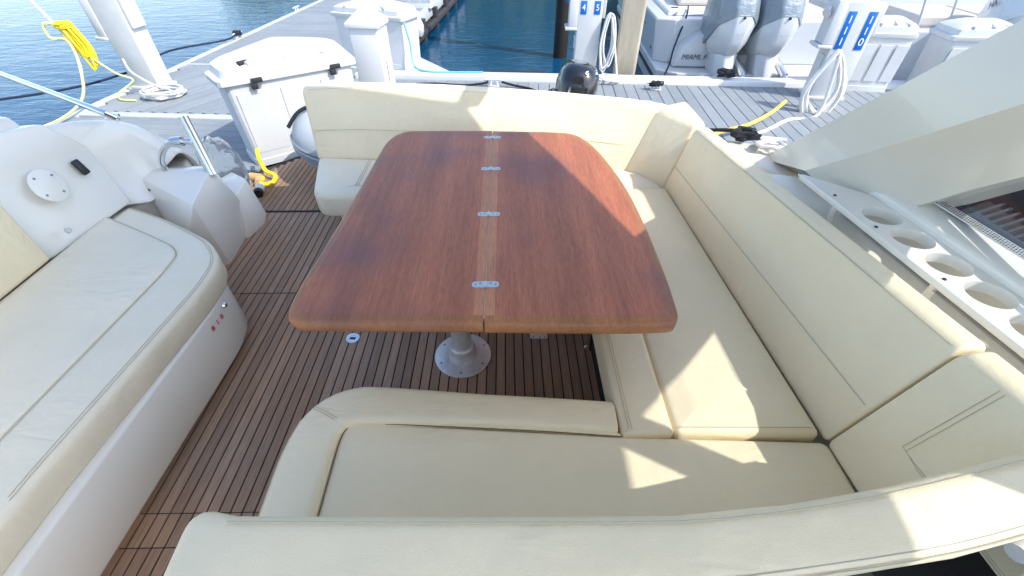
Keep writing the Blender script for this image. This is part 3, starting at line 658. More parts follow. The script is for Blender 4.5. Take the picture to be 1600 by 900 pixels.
# moulded ledge between the shelf and the window
Y(quadsweep([[(xo(y) - .002, y, .70), (xo(y), y, .905), (xo(y) + .10, y, .93), (xo(y) + .12, y, .70)] for y in (1.42, 1.1, .7, .2, -.6)], .015, .01), 'window_sill', smooth=50)
# hardtop leg: profile in (y,z), three facets stepping in x
def leg(xin, xout, prof, name, mt):
    return Y(MB().loft([[V((xin(p), p[0], p[1])) for p in prof], [V((xout(p), p[0], p[1])) for p in prof]]), name, mt, smooth=20, bevel=.012)
up_ = [(1.33, 2.129, .677), (1.36, 1.581, 1.198), (1.38, 1.30, 1.475), (1.40, .86, 1.86), (1.44, .20, 2.42)]
rg_ = [(1.27, 1.70, .825), (1.278, 1.36, 1.095), (1.288, 1.07, 1.335), (1.31, .62, 1.71), (1.345, -.20, 2.42)]
lo_ = [(1.35, 1.47, .765), (1.385, 1.30, .885), (1.415, 1.10, 1.10), (1.44, .70, 1.46), (1.47, -.50, 2.42)]
ou_ = [(p[0] + .16, p[1], p[2]) for p in lo_]; uo_ = [(p[0] + .14, p[1], p[2]) for p in up_]
Y(MB().loft([[V(q) for q in st_] for st_ in zip(*[smoothpath(c, 4) for c in (up_, rg_, lo_, ou_, uo_)])]), 'hardtop_leg', 'gelwarm', smooth=14)
# outer bright edge and badge
Y(MB().tube([(1.475, 2.14, .69), (1.505, 1.60, 1.205), (1.525, 1.31, 1.49), (1.58, .21, 2.42)], .014, 8), 'leg_trim', 'steel')
for k in range(4): Y(MB().box((1.44, 2.04 - k * .035, .785 + k * .033), (.05, .02, .006), 0, R(-42)), 'badge_letter', 'chrome', smooth=0)
nsk = Y(MB().prism([(1.64, -1.2), (2.2, -1.2), (2.17, 1.45), (1.88, 1.88), (1.64, 1.88)], .602, .612), 'nonskid_deck', 'nonskid', smooth=0)
lv = Y(MB().box((1.90, 1.28, .66), (.34, .55, .09), R(8), 0, R(-18)), 'deck_vent', 'nonskid', bevel=.012)
for k in range(14): MB().box((1.895, 1.05 + k * .035, .713), (.28, .012, .02), R(8), 0, R(-18)).build('slat', 'ventslat', lv, smooth=0)
# side window with dark frame and perforated trim
Y(MB().add([(1.455, 1.27, .905), (1.50, .84, 1.44), (1.52, .28, 1.82), (1.53, -.40, 2.10), (1.50, -.40, .93), (1.46, .95, .915)], [(0, 1, 2, 3, 4, 5)]), 'window_pane', 'glass', smooth=0)
Y(MB().tube([(1.45, 1.275, .925), (1.45, .90, .955), (1.47, .3, .975), (1.48, -.4, .99)], .010, 6), 'window_gasket', 'black')
tr_ = Y(quadsweep([[(1.415, y, .937 + (1.26 - y) * .05), (1.415, y, .941 + (1.26 - y) * .05), (1.442, y, .947 + (1.26 - y) * .05), (1.442, y, .940 + (1.26 - y) * .05)] for y in (1.26, .9, .4, -.2)], .001, .001), 'perforated_trim', 'alu')
b = MB()
for k in range(110):
    yy = 1.25 - k * .0085
    for q_ in range(3): b.box((1.420 + q_ * .008, yy + (q_ % 2) * .004, .9425 + q_ * .0019 + (1.26 - yy) * .05), (.004, .004, .001))
b.build('perforation', 'black', tr_, smooth=0)['kind'] = 'stuff'
Y(quadsweep([[(1.53, y, .62), (1.50, y, .90), (1.60, y, .90), (1.62, y, .62)] for y in (1.25, .8, .2, -.8)], .01, .01), 'outer_sill', 'nonskid')
Y(MB().prism([(2.22, -1.5), (2.30, -1.5), (2.26, 1.5), (1.9, 1.97), (1.86, 1.90), (2.18, 1.46)], .60, .98), 'bulwark', 'nonskid', smooth=0, bevel=.01)
Y(MB().box((1.50, .08, 1.5), (.05, .12, 1.3)), 'window_post', 'gelwarm', bevel=.01)
# the hardtop overhead (out of frame) that shades the cockpit
roof = [(.0, -.60), (-.55, .0), (-1.25, .55), (-1.35, 1.45), (-1.15, 2.0), (-.55, 2.19), (0, 2.20), (.35, 2.16), (.90, 2.09), (1.12, 1.95), (1.27, 1.74), (1.50, 1.15), (1.68, .63), (1.72, .1), (1.72, -.60)]
Y(MB().prism([(p[0] + .20, p[1] - .1125) for p in roof], 2.40, 2.48), 'hardtop', 'gel', smooth=20, bevel=.02)
Y(MB().box((1.13, 2.05, 2.45), (.085, .16, .10)), 'stern_light', 'gel', bevel=.01)
for xx in (1.6,): Y(MB().box((xx, -.60, 1.5), (.08, .10, 1.80)), 'hardtop_post', 'gel', bevel=.02)

# ============================================================ CUSHIONS
def cushion(label, loc, name='seat_cushion'): return thing(name, label, 'cushion', loc, 'cream vinyl cockpit cushions')
SZ = .47
# right settee seat: main pad and front bolster
t = cushion('long cream seat cushion on the right settee, sunlit at its near end', (.64, 1.45, .335))
pad([(.515, .695), (.962, .685), (.90, 2.205), (.50, 2.205)], .337, SZ, .022, .012, .02).build('pad', 'vinyl', t, smooth=70)
quad = lambda y: [(.345, y, .338), (.352, y, .462), (.512, y, SZ + .002), (.512, y, .338)]
quadsweep([quad(y) for y in (.695, .9, 1.5, 2.205)], .022, .012).build('bolster', 'vinyl', t, smooth=70)
for dx in (0, .009): seam('stitching', [(.372 + dx, y, .4685) for y in (.71, 1.0, 1.5, 2.19)], t, .0012)
seam('stitching', [(.53, .712, .4735), (.94, .705, .4735)], t, .0012)
seam('stitching', [(.362, .706, .464), (.362, .7, .42), (.362, .699, .36)], t, .0012)
# aft bench seat
t = cushion('cream aft bench seat cushion, its left end showing beside the table', (-.1, 2.4, .335))
pad([(-1.085, 2.165), (.90, 2.215), (.86, 2.42), (.69, 2.47), (-1.205, 2.665)], .31, .455, .035, .010, [.10, .01, .05, .02, .05]).build('pad', 'vinyl_pale', t, smooth=70)
seam('stitching', [(-.86, 2.26, .4665), (-.855, 2.60, .4665)], t, .0014); seam('stitching', [(-.845, 2.26, .4665), (-.84, 2.60, .4665)], t, .0014)
seam('stitching', [(-1.07, 2.20, .446), (-.85, 2.262, .4665), (-.6, 2.20, .448)], t, .0014)
# near seat: L-shaped bolster and sunken panel
t = cushion('cream near seat cushion with a raised bolster round its rounded corner', (.1, .5, .335))
pad([(-.55, -.2), (.98, -.2), (.982, .672), (.37, .700), (-.54, .765)], .337, .447, .015, .004, .03).build('panel', 'vinyl', t, smooth=70)
path = [(-.60, -.2), (-.605, .3), (-.61, .55), (-.612, .66), (-.60, .74), (-.565, .795), (-.51, .822), (-.44, .826), (-.2, .812), (.1, .790), (.347, .768)]
st = []; path = [(p.x, p.y) for p in smoothpath([(*p, 0) for p in path], 3)]
for k, p in enumerate(path):
    a, b_ = V(path[max(k - 1, 0)]), V(path[min(k + 1, len(path) - 1)]); d = (b_ - a).normalized(); nl = V((-d.y, d.x)); hw = .083 - .018 * min(1, max(0, (p[0] + .6) / .5)) + .0
    ou, inn = V(p) + nl * hw, V(p) - nl * (hw + .004)
    st.append([(*ou, .338), (*ou, .448), (*inn, .470), (*inn, .338)])
quadsweep(st, .032, .012, 5).build('bolster', 'vinyl', t, smooth=70)
inner = [(-.505, -.1, .452), (-.52, .3, .452), (-.527, .6, .452), (-.527, .70, .452), (-.515, .742, .452), (-.48, .757, .452), (-.2, .742, .452), (.1, .722, .452), (.345, .700, .452)]
seam('piping', smoothpath(inner, 4), t, .004, 'vinyl', 6); seam('stitching', smoothpath([V(p) + V((.008, -.006, -.001)) for p in inner], 4), t, .0018, 'gap')
for dd in (0, .012): seam('stitching', [(-.640 + dd, .806 + dd * .3, .4565), (-.60 + dd, .785 + dd * .3, .4665), (-.54 + dd, .752 + dd * .3, .462)], t, .0012)
seam('stitching', smoothpath([(-.672, .2, .446), (-.682, .5, .446), (-.685, .66, .446), (-.668, .77, .446)], 4), t, .0012)
# right backrest cushions: same section carried along the side
def rb(y):
    f = (y - .67) / (2.25 - .67); zt = .89 - .09 * f; xt = 1.105 - .112 * f; xb = .968 - .072 * f
    return [(xb, y, .44), (xt - .012, y, zt - .006), (xt + .062, y, zt + .004), (xt + .05, y, .44)]
def rbp(y, f, e=.002):
    q = rb(y); p = lerp(q[0], q[1], f); n = (V(q[1]) - V(q[0])).cross(V((0, 1, 0))).normalized(); n = n if n.x < 0 else -n
    return p + n * e
t = cushion('long cream back cushion along the right side of the cockpit', (1.05, 1.45, .44), 'back_cushion')
quadsweep([rb(y) for y in (.672, .8, 1.1, 1.5, 1.9, 2.235)], .026, .014, 5).build('pad', 'vinyl', t, smooth=70)
seam('stitching', [rbp(y, .40) for y in (.69, 1.1, 1.6, 2.22)], t, .0012); seam('stitching', [rbp(y, .985, .0005) for y in (.69, 1.1, 1.6, 2.22)], t, .0014)
t = cushion('cream back cushion in the near right corner with a double-stitched panel', (1.05, .35, .44), 'back_cushion')
quadsweep([rb(y) for y in (-.3, -.1, .2, .45, .664)], .026, .014, 5).build('pad', 'vinyl', t, smooth=70)
for e_ in (0, .012): seam('stitching', [rbp(y, .40 + e_, .001) for y in (-.2, .2, .50 + e_)] + [rbp(.545 + e_, f, .001) for f in (.42, .7, .97)], t, .0008)
# corner wedge and aft backrest
t = cushion('cream aft back cushion, half in sun, with a folded corner at its right', (-.1, 2.7, .44), 'back_cushion')
ab = lambda x, yb, yt, zt: [(x, yb, .43), (x + (.03 if x > .5 else -.03 if x < -1 else 0), yt - .012, zt - .005), (x + (.05 if x > .5 else -.03 if x < -1 else 0), yt + .075, zt + .004), (x, yt + .075, .43)]
quadsweep([ab(-1.20, 2.640, 2.79, .832), ab(-.92, 2.630, 2.815, .836), ab(-.4, 2.58, 2.80, .825), ab(.27, 2.50, 2.735, .803), ab(.70, 2.435, 2.63, .790), ab(.90, 2.40, 2.545, .785)], .026, .016, 5).build('pad', 'vinyl', t, smooth=70)
MB().loft([roundpoly([(.70, 2.452, .43), (.905, 2.245, .43), (1.02, 2.30, .43), (1.0, 2.52, .43)], .02, 3), roundpoly([(.86, 2.56, .755), (.985, 2.262, .775), (1.06, 2.28, .78), (1.06, 2.62, .78)], .02, 3), roundpoly([(.90, 2.575, .785), (.995, 2.275, .795), (1.05, 2.285, .80), (1.05, 2.61, .80)], .02, 3)]).build('corner_pad', 'vinyl', t, smooth=50)
def abp(x, yb, yt, zt, f): return lerp((x, yb, .43), (x, yt - .012, zt - .005), f) + V((0, -.0045, .002))
A_ = [(-1.19, 2.640, 2.79, .832), (-.92, 2.630, 2.815, .836), (-.4, 2.58, 2.80, .825), (.27, 2.50, 2.735, .803), (.70, 2.435, 2.63, .790)]
seam('stitching', [abp(*a, .44) for a in A_], t, .0014); seam('stitching', [abp(*a, .99) for a in A_], t, .0012)
# near backrest, curving aft at its right
t = cushion('cream near backrest filling the bottom edge of the picture', (.2, .25, .44), 'back_cushion')
NB = [(-.60, .335, .195, .868), (-.50, .318, .19, .878), (-.1, .310, .185, .880), (.30, .306, .185, .882), (.50, .322, .203, .885), (.70, .350, .230, .888), (.90, .388, .268, .892), (1.07, .425, .31, .895)]
st = [[(x, y1 + .10, .44), (x + (.02 if x > .4 else 0), y1, z), (x + (.06 if x > .6 else .03 if x > .4 else 0), y0, z - .012), (x + (.05 if x > .6 else 0), y0 + .035, .74)] for x, y1, y0, z in NB]
quadsweep(st, .034, .05, 6).build('pad', 'vinyl', t, smooth=70)
seam('stitching', smoothpath([(x + (.02 if x > .4 else 0), y1 - .012, z - .004 + .0012) for x, y1, y0, z in NB[1:]], 3), t, .0013)
for e_ in (0, .012): seam('stitching', smoothpath([(x + (.055 if x > .6 else .025 if x > .4 else 0), y0 + .022 - e_, z - .0115 - e_ * .35) for x, y1, y0, z in NB[1:]], 3), t, .0013)
# left seat
t = cushion('pale cream seat cushion with rounded end on the left console', (-1.7, 1.0, .345))
outer = [(-2.06, -.6), (-1.375, -.6), (-1.345, .6), (-1.285, 1.40), (-1.30, 1.58), (-1.42, 1.735), (-1.56, 1.825), (-1.79, 1.960), (-2.01, 2.055), (-2.06, 1.6)]
pin = [(-2.05, -.6), (-1.56, -.6), (-1.535, .6), (-1.49, 1.45), (-1.50, 1.60), (-1.56, 1.665), (-1.74, 1.765), (-2.03, 1.915)]
pad(outer, .345, .470, .034, .010, [.01, .01, .1, .12, .1, .1, .1, .1, .03, .03]).build('pad', 'vinyl_pale', t, smooth=70)
PR = [.01, .01, .1, .06, .06, .06, .1, .01]; pl = roundpoly(pin, PR, 5)
MB().loft([[(p[0], p[1], .46) for p in pl], [(p[0], p[1], .484) for p in pl], [(p[0], p[1], .492) for p in rins(pin, PR, .012)], [(p[0], p[1], .496) for p in rins(pin, PR, .04)]]).build('panel', 'vinyl_pale', t, smooth=70)
pp = [(p[0], p[1], .4815) for p in pl]; k0 = min(range(len(pp)), key=lambda k: (pp[k][0] + 1.56) ** 2 + (pp[k][1] + .6) ** 2)
seam('piping', [V(p) + V((.003, .002, 0)) for p in pp[k0:]], t, .0035, 'thread')
ou = roundpoly(outer, [.01, .01, .1, .12, .1, .1, .1, .1, .03, .03], 5)
for d_ in (.018, .027): seam('stitching', [(p[0], p[1], .4695 + (.0015 if d_ > .02 else -.001)) for p in rins(outer, [.01, .01, .1, .12, .1, .1, .1, .1, .03, .03], d_)][12:56], t, .0011)
t = cushion('cream back cushion at the far left edge', (-2.05, 1.2, .48), 'back_cushion')
quadsweep([[(-2.02, y, .49), (-1.98 - .05, y, .80), (-2.2, y, .80), (-2.2, y, .49)] for y in (-.6, .5, 1.2, 1.56)], .025, .015).build('pad', 'vinyl', t, smooth=70)

# ============================================================ TABLE
TZ = .72
t = thing('cockpit_table', 'reddish wooden folding table on an aluminium pedestal', 'table', (-.22, 1.39, 0))
XS = -.074
OL = [(XS - .0025, .926), (-.58, .938), (-.668, .950), (-.702, .998), (-.706, 1.12), (-.692, 1.30), (-.678, 1.55), (-.664, 1.82), (-.652, 2.12), (-.640, 2.27), (-.595, 2.375), (-.49, 2.415), (XS - .0025, 2.412)]
OR = [(XS + .0025, 2.409), (.26, 2.388), (.375, 2.355), (.44, 2.26), (.49, 2.10), (.540, 1.80), (.557, 1.50), (.556, 1.22), (.549, 1.04), (.530, .942), (.44, .914), (XS + .0025, .924)]
for poly, nm in ((OL, 'left_leaf'), (OR, 'right_leaf')):
    left = poly is OL; edge = poly[1:-1] if True else None
    th = .054; rnd_ = .019
    x0 = XS - .0025 if left else XS + .0025
    def pull(d, xe=None):   # inset everywhere except along the seam
        Q = inset(poly, d)
        for k in (0, -1): Q[k] = V((xe or x0, poly[k][1] + (d if poly[k][1] < 1.5 else -d)))
        return [V((p.x, p.y)) for p in smoothpath([(*p, 0) for p in Q], 4)]
    rings = []
    for k in range(9):
        a = -math.pi / 2 + math.pi * k / 8
        rings.append([(p.x, p.y, TZ - th / 2 + math.sin(a) * th / 2) for p in pull(rnd_ * (1 - math.cos(a)))])
    lf = MB().loft(rings, cap=True); o = lf.build(nm, 'tableband', t, smooth=50)
    # inlaid field, a hair proud of the edge band, and the pale strip by the seam
    xs = XS - .034 if left else XS + .034
    F = pull(.036, xs)
    MB().loft([[(p.x, p.y, TZ - .003) for p in F], [(p.x, p.y, TZ + .0004) for p in F]]).build('veneer_field', 'tablewood', o, smooth=0)
    ya, yb = sorted((F[0].y, F[-1].y)); x0, x1 = sorted((xs + (.0005 if left else -.0005), XS - .0028 if left else XS + .0028))
    MB().prism([(x0, ya), (x1, ya), (x1, yb), (x0, yb)], TZ - .003, TZ + .0006).build('edging_strip', 'tablestrip', o, smooth=0)
for k, yy in enumerate((2.306, 1.942, 1.542, 1.106)):
    hg = MB().prism(roundpoly([(XS - .046, yy - .015), (XS + .046, yy - .015), (XS + .046, yy + .015), (XS - .046, yy + .015)], .0149, 5), TZ - .001, TZ + .0022).build('hinge', 'chrome', t, smooth=30)
    MB().tube([(XS, yy - .012, TZ + .003), (XS, yy + .012, TZ + .003)], .0045, 10).build('barrel', 'chrome', hg)
    for sx in (-.034, -.018, .018, .034): MB().lathe([(.0042, 0), (.003, .0012), (.0005, .0012)], (XS + sx, yy + (.006 if abs(sx) < .02 else 0), TZ + .0022), 8).build('screw', 'greymid', hg)
MB().prism([(XS - .0024, .95), (XS + .0024, .95), (XS + .0024, 2.38), (XS - .0024, 2.38)], TZ - .02, TZ - .004).build('gap_light_strip', 'vinyl', t, smooth=0)  # pale strip stands in for light showing through the gap between the leaves
pc = (-.222, 1.392)
MB().lathe([(.138, .001), (.138, .007), (.132, .011), (.07, .013), (.070, .014), (.062, .075), (.058, .082), (.054, .086)], (*pc, 0), 40).build('base_flange', 'alu', t, smooth=35)
MB().lathe([(.046, .05), (.046, .66), (.05, .661)], (*pc, 0), 32).build('column', 'alu', t)
MB().lathe([(.05, .64), (.13, .668), (.13, .678)], (*pc, 0), 32).build('top_plate', 'alu', t, smooth=30)
for a in range(6): MB().lathe([(.007, 0), (.005, .003), (.001, .003)], (pc[0] + .115 * math.cos(a * 1.047 + .5), pc[1] + .115 * math.sin(a * 1.047 + .5), .0105), 8).build('bolt', 'greymid', t)
# floor fittings
lr = tag(MB().lathe([(.034, .0005), (.034, .003), (.030, .0045), (.022, .003), (.001, .003)], (-.797, 1.512, 0), 24).build('lift_ring', 'steel'), 'small round steel hatch lifting ring set in the teak left of the table pedestal', 'hatch ring')
tag(MB().prism([(-.8145 + .002, 1.505), (-.785, 1.502), (-.782, 1.515), (-.81, 1.517)], .0036, .0048).build('ring_slot', 'black', smooth=0), 'dark slot in the hatch lifting ring', 'slot')
o = bpy.data.objects.get('ring_slot')
if o:
    o.parent = lr; o.location = o.location - lr.location; del o['label']; del o['category']
sp = tag(MB().prism(roundpoly([(.115, 1.495), (.205, 1.495), (.205, 1.55), (.115, 1.55)], .012, 4), .0005, .004).build('strike_plate', 'alu', smooth=30), 'rectangular steel plate screwed to the teak under the table', 'plate')
for sx in (.13, .165, .19): MB().lathe([(.004, 0), (.001, .002)], (sx, 1.505, .004), 8).build('screw', 'black', sp)
tl = thing('table_strut', 'thin steel leg standing beside the right seat base under the table', 'leg', (.405, 1.43, 0))
MB().tube([(.405, 1.43, .002), (.405, 1.43, .33)], .011, 10).build('tube', 'steel', tl); MB().lathe([(.022, 0), (.022, .006), (.012, .014)], (.405, 1.43, .0005), 14).build('foot', 'steel', tl)

# ============================================================ SMALL THINGS AT THE STERN
t = thing('dinghy', 'grey inflatable dinghy lying behind the aft backrest', 'dinghy', (0, 3.4, PLZ))
pth = smoothpath([(1.25, 3.26, .17), (.6, 3.26, .17), (-.6, 3.26, .17), (-1.10, 3.26, .19), (-1.38, 3.34, .22), (-1.50, 3.52, .24), (-1.40, 3.70, .22), (-1.10, 3.78, .19), (-.4, 3.80, .17), (.8, 3.80, .17), (1.25, 3.80, .17)], 5)
MB().tube(pth, .22, 20).build('tube', 'grey_tube', t, smooth=60)
for dz in (-.03, .0, .03):
    MB().tube([p + (lambda d_: V((d_.y, -d_.x, 0)).normalized())(pth[k + 9] - pth[k + 7]) * -.222 + V((0, 0, dz)) for k, p in enumerate(pth[8:42])], .012, 6).build('rub_strake', 'greymid' if dz else 'grey_tube', t)
MB().box((0, 3.52, .04), (2.2, .5, .04)).build('floor', 'grey_tube', t); MB().box((1.15, 3.52, .20), (.04, .5, .30)).build('transom', 'greymid', t, bevel=.01)
rope('lashing', [(-1.68, 3.36, .36), (-1.60, 3.42, .45), (-1.50, 3.46, .485), (-1.40, 3.46, .47), (-1.28, 3.42, .455), (-1.18, 3.38, .44)], .016, 'rope', 'black strap end lying on the grey dinghy tube', 'strap', 6)
rope('grey_painter', [(-1.5, 3.25, PLZ + .03), (-1.4, 3.16, PLZ + .05), (-1.32, 3.2, PLZ + .02), (-1.36, 3.28, PLZ + .06), (-1.46, 3.2, PLZ + .07), (-1.3, 3.12, PLZ + .03)], .013, 'greymid', 'small grey rope heap on the platform beside the aft seat', 'rope')
# black outboard of the dinghy
t = thing('outboard_motor', 'small black outboard motor standing up behind the aft backrest', 'outboard motor', (.52, 3.55, .35))
def ell(cx, cy, z, a, b, n=20, p=2.6, tx=0, ty=0):
    out = []
    for k in range(n):
        th = 2 * math.pi * k / n; c, s = math.cos(th), math.sin(th)
        x_, y_ = a * math.copysign(abs(c) ** (2 / p), c), b * math.copysign(abs(s) ** (2 / p), s)
        out.append(V((cx + x_, cy + y_, z + x_ * tx + y_ * ty)))
    return out
mt_ = Matrix.Translation((.50, 3.46, .455)) @ Matrix.Rotation(R(12), 4, 'Y') @ Matrix.Rotation(R(-6), 4, 'X') @ Matrix.Rotation(R(-8), 4, 'Z')
T_ = lambda rings: [[mt_ @ p for p in r] for r in rings]
MB().loft(T_([ell(0, 0, -.12, .10, .15), ell(0, 0, .0, .135, .19), ell(0, 0, .10, .150, .205), ell(0, 0, .12, .150, .205)])).build('lower_cowl', 'black', t, smooth=60)
MB().loft(T_([ell(0, 0, .125, .157, .212), ell(0, 0, .19, .157, .212), ell(0, .005, .27, .145, .20), ell(0, .02, .315, .115, .165), ell(0, .03, .33, .06, .10)])).build('cowl', 'gloss', t, smooth=60)
for s_ in (-1, 1): MB().tube([mt_ @ V(p) for p in ((s_ * .158, -.10, .13), (s_ * .14, -.16, .02), (s_ * .11, -.18, -.10))], .014, 8).build('side_strip', 'greymid', t)
MB().tube([mt_ @ V(p) for p in ((-.06, -.20, .17), (-.07, -.27, .12), (-.08, -.30, -.06))], [.026, .024, .022], 10).build('tiller_grip', 'black', t)
MB().tube([mt_ @ V((0, 0, -.1)), mt_ @ V((0, .02, -.5))], [.07, .045], 12).build('shaft', 'black', t)
text_mesh('6', .06, 'numeral', 'sign', t, mt_ @ frame((.04, -.175, .295), (1, 0, 0), (0, .75, .45)))
text_mesh('6', .06, 'numeral', 'sign', t, mt_ @ frame((.105, -.10, .302), (1, .4, -.1), (-.1, .75, .45)))
MB().box(mt_ @ V((-.19, -.05, .0)), (.06, .05, .04)).build('pull_knob', 'black', t, bevel=.01)
# crumpled clear plastic bag on the platform
q = random.Random(11); b = MB(); rings = []
for i in range(13):
    th = math.pi * i / 12; ring = []
    for k in range(22):
        ph = 2 * math.pi * k / 22; r_ = (1 + q.uniform(-.10, .10)); ring.append((-2.06 + .14 * r_ * math.sin(th) * math.cos(ph), 2.98 + .12 * r_ * math.sin(th) * math.sin(ph), .20 + .24 * r_ * math.cos(th)))
    rings.append(ring)
tag(b.loft(rings).build('plastic_bag', 'bag', smooth=25), 'crumpled clear plastic bag behind the stern pod', 'bag')
# yellow shore power plug
t = thing('shore_plug', 'yellow shore-power cable with a tan plug by the dock box corner', 'cable', (-2.0, 3.3, PLZ))
MB().tube(smoothpath([(-2.16, 3.66, .05), (-2.13, 3.58, .03), (-2.08, 3.50, .0), (-2.02, 3.42, -.03), (-1.93, 3.37, -.05), (-1.92, 3.27, -.06), (-2.0, 3.25, -.06), (-2.02, 3.34, -.05)], 5), .018, 8).build('cable', 'yellow', t)
MB().tube([(-2.14, 3.38, -.06), (-2.06, 3.36, -.06), (-2.02, 3.26, -.06)], .036, 10).build('plug', 'tan', t); MB().tube([(-1.99, 3.20, -.06), (-1.97, 3.13, -.06)], .038, 12).build('collar', 'plastic', t); MB().tube([(-1.97, 3.13, -.06), (-1.96, 3.09, -.06)], .034, 12).build('cap', 'rubber', t)
tag(MB().tube(coil(1.26, 2.24, .735, .05, 5, .008, .03, 21, .6) + [(1.20, 2.34, .74), (1.16, 2.44, .70), (1.12, 2.56, .5)], .011, 6).build('stern_line', 'rope'), 'tangled black line heaped behind the right corner of the backrest', 'rope')
tag(MB().tube(coil(1.34, 2.12, .735, .06, 4, .006, .03, 23, .8), .009, 6).build('white_line', 'whiterope'), 'tangled white line beside the tangled black one at the stern corner', 'rope')
# acrylic trim and dark well at the near right edge
Y(MB().prism([(-.6, -.5), (1.14, -.5), (1.14, .42), (.2, .30), (-.6, .30)], .50, .62), 'helm_well', 'dark', smooth=0)
Y(MB().tube([(.93, .258, .80), (1.2, .345, .80)], .018, 14), 'helm_rail', 'plastic')
Y(MB().box((1.13, .225, .765), (.46, .12, .03), R(16)), 'helm_ledge', 'gel', bevel=.01)

# ============================================================ BOATS ON THE FAR SIDE OF THE DOCK
def outboard(x, y, z, rz, label, top='cowl', group='large outboard motors on the far boats'):
    """tall outboard, its back (spine) towards -y; z = height of the transom clamp"""
    t = thing('outboard_motor', label, 'outboard motor', (x, y, z - .9), group)
    m = Matrix.Translation((x, y, z)) @ Matrix.Rotation(rz, 4, 'Z') @ Matrix.Rotation(R(-10), 4, 'X')
    def sec(zz, hw, yb, yf, ridge=.35, n=7):
        """half-width hw, back yb (ridge narrow), front yf"""
        pts = [(-hw * ridge, yb), (hw * ridge, yb), (hw * .92, yb + .16), (hw, (yb + yf) / 2), (hw * .85, yf - .05), (hw * .5, yf), (-hw * .5, yf), (-hw * .85, yf - .05), (-hw, (yb + yf) / 2), (-hw * .92, yb + .16)]
        return [m @ p for p in roundpoly([(a, b, zz) for a, b in pts], .03, 3)]
    MB().loft([sec(.02, .15, -.02, .36), sec(.08, .19, -.10, .50), sec(.20, .235, -.19, .58), sec(.40, .265, -.25, .62), sec(.52, .272, -.265, .63)]).build('lower_cowl', 'cowlwhite', t, smooth=45)
    def sec2(zb, zf, hw, yb, yf, ridge=.4):
        pts = [(-hw * ridge, yb), (hw * ridge, yb), (hw * .92, yb + .16), (hw, (yb + yf) / 2), (hw * .85, yf - .05), (hw * .5, yf), (-hw * .5, yf), (-hw * .85, yf - .05), (-hw, (yb + yf) / 2), (-hw * .92, yb + .16)]
        return [m @ p for p in roundpoly([(a, b, zb + (zf - zb) * (b - yb) / (yf - yb)) for a, b in pts], .03, 3)]
    MB().loft([sec2(.50, -.02, .276, -.264, .634), sec2(.56, .14, .280, -.264, .642), sec2(.70, .55, .268, -.235, .63), sec2(.84, .80, .235, -.17, .58), sec2(.93, .90, .17, -.05, .46), sec2(.955, .945, .08, .06, .32)]).build('upper_cowl', top, t, smooth=50)
    MB().box(m @ V((0, -.205, .78)), (.13, .006, .022), rz, R(-28)).build('emblem', 'sign', t, smooth=0)
    for q_ in range(5): MB().tube([m @ V((-.12 + .02 * q_, -.10, -.30)), m @ V((-.15 + .03 * q_, -.16, -.45)), m @ V((-.10 + .02 * q_, -.10, -.62))], .011, 5).build('cable', 'whiterope' if q_ % 2 else 'beige', t)
    MB().lathe([(.018, 0), (.012, .02), (.001, .022)], m @ V((0, -.268, .485)), 10, m.to_3x3() @ Matrix.Rotation(R(90), 3, 'X')).build('cowl_catch', 'black', t)
    def sec3(zz, hw, yb, yf): return [m @ p for p in roundpoly([(-hw * .3, yb, zz), (hw * .3, yb, zz), (hw, yb + .10, zz), (hw, yf - .05, zz), (hw * .4, yf, zz), (-hw * .4, yf, zz), (-hw, yf - .05, zz), (-hw, yb + .10, zz)], .02, 2)]
    MB().loft([sec3(-.75, .05, -.06, .26), sec3(-.45, .09, -.08, .30), sec3(-.15, .135, -.07, .34), sec3(.06, .165, -.05, .36)]).build('midsection', 'cowlwhite', t, smooth=50)
    MB().box(m @ V((0, -.05, -.62)), (.26, .50, .02), rz).build('ventilation_plate', 'cowlwhite', t, bevel=.008)
    for s_ in (-1, 1): MB().tube([m @ V((s_ * .10, .34, -.25)), m @ V((s_ * .13, .30, .0))], .03, 10).build('bracket', 'cowlwhite', t)
    MB().tube([m @ V((.18, .20, .02)), m @ V((.27, -.04, -.20))], .05, 14).build('steering_cylinder', 'steel', t); MB().tube([m @ V((.265, -.03, -.19)), m @ V((.31, -.14, -.30))], .03, 12).build('piston', 'steel', t)
    MB().box(m @ V((.29, -.10, -.33)), (.10, .08, .07), rz + .5).build('cylinder_end', 'black', t, bevel=.015)
    MB().tube([m @ V((-.05, .36, -.02)), m @ V((.0, .46, .05)), m @ V((.05, .55, .0))], .03, 8).build('rigging_hose', 'black', t)
    for s_ in (-.03, .03): MB().lathe([(.006, 0), (.001, .003)], m @ V((s_, -.235, .30)), 8, m.to_3x3() @ Matrix.Rotation(R(90), 3, 'X')).build('screw', 'greymid', t)
    return t, m
BR = R(-4.6)
def bm_(u, v, z): return dk(u, v, z)
t = thing('motor_boat', 'white sport boat with lettered transom moored beyond the cross dock', 'boat', tuple(dk(3.2, 9, WZ)))
u0, u1, v0 = 1.66, 4.3, 7.05
hull = lambda z, e: [bm_(u0 - e, v0 + .0, z), bm_(u0 + .25, v0 - .22, z), bm_(u1 - .25, v0 - .22, z), bm_(u1 + e, v0, z), bm_(u1 + e, v0 + 5, z), bm_((u0 + u1) / 2, v0 + 8.5, z), bm_(u0 - e, v0 + 5, z)]
MB().loft([hull(WZ - .3, -.12), hull(-.42, -.02)]).build('bottom', 'plastic', t, smooth=0)
MB().loft([hull(-.42, -.02), hull(-.36, .012), hull(-.335, .012)]).build('boot_stripe', 'black', t, smooth=0)
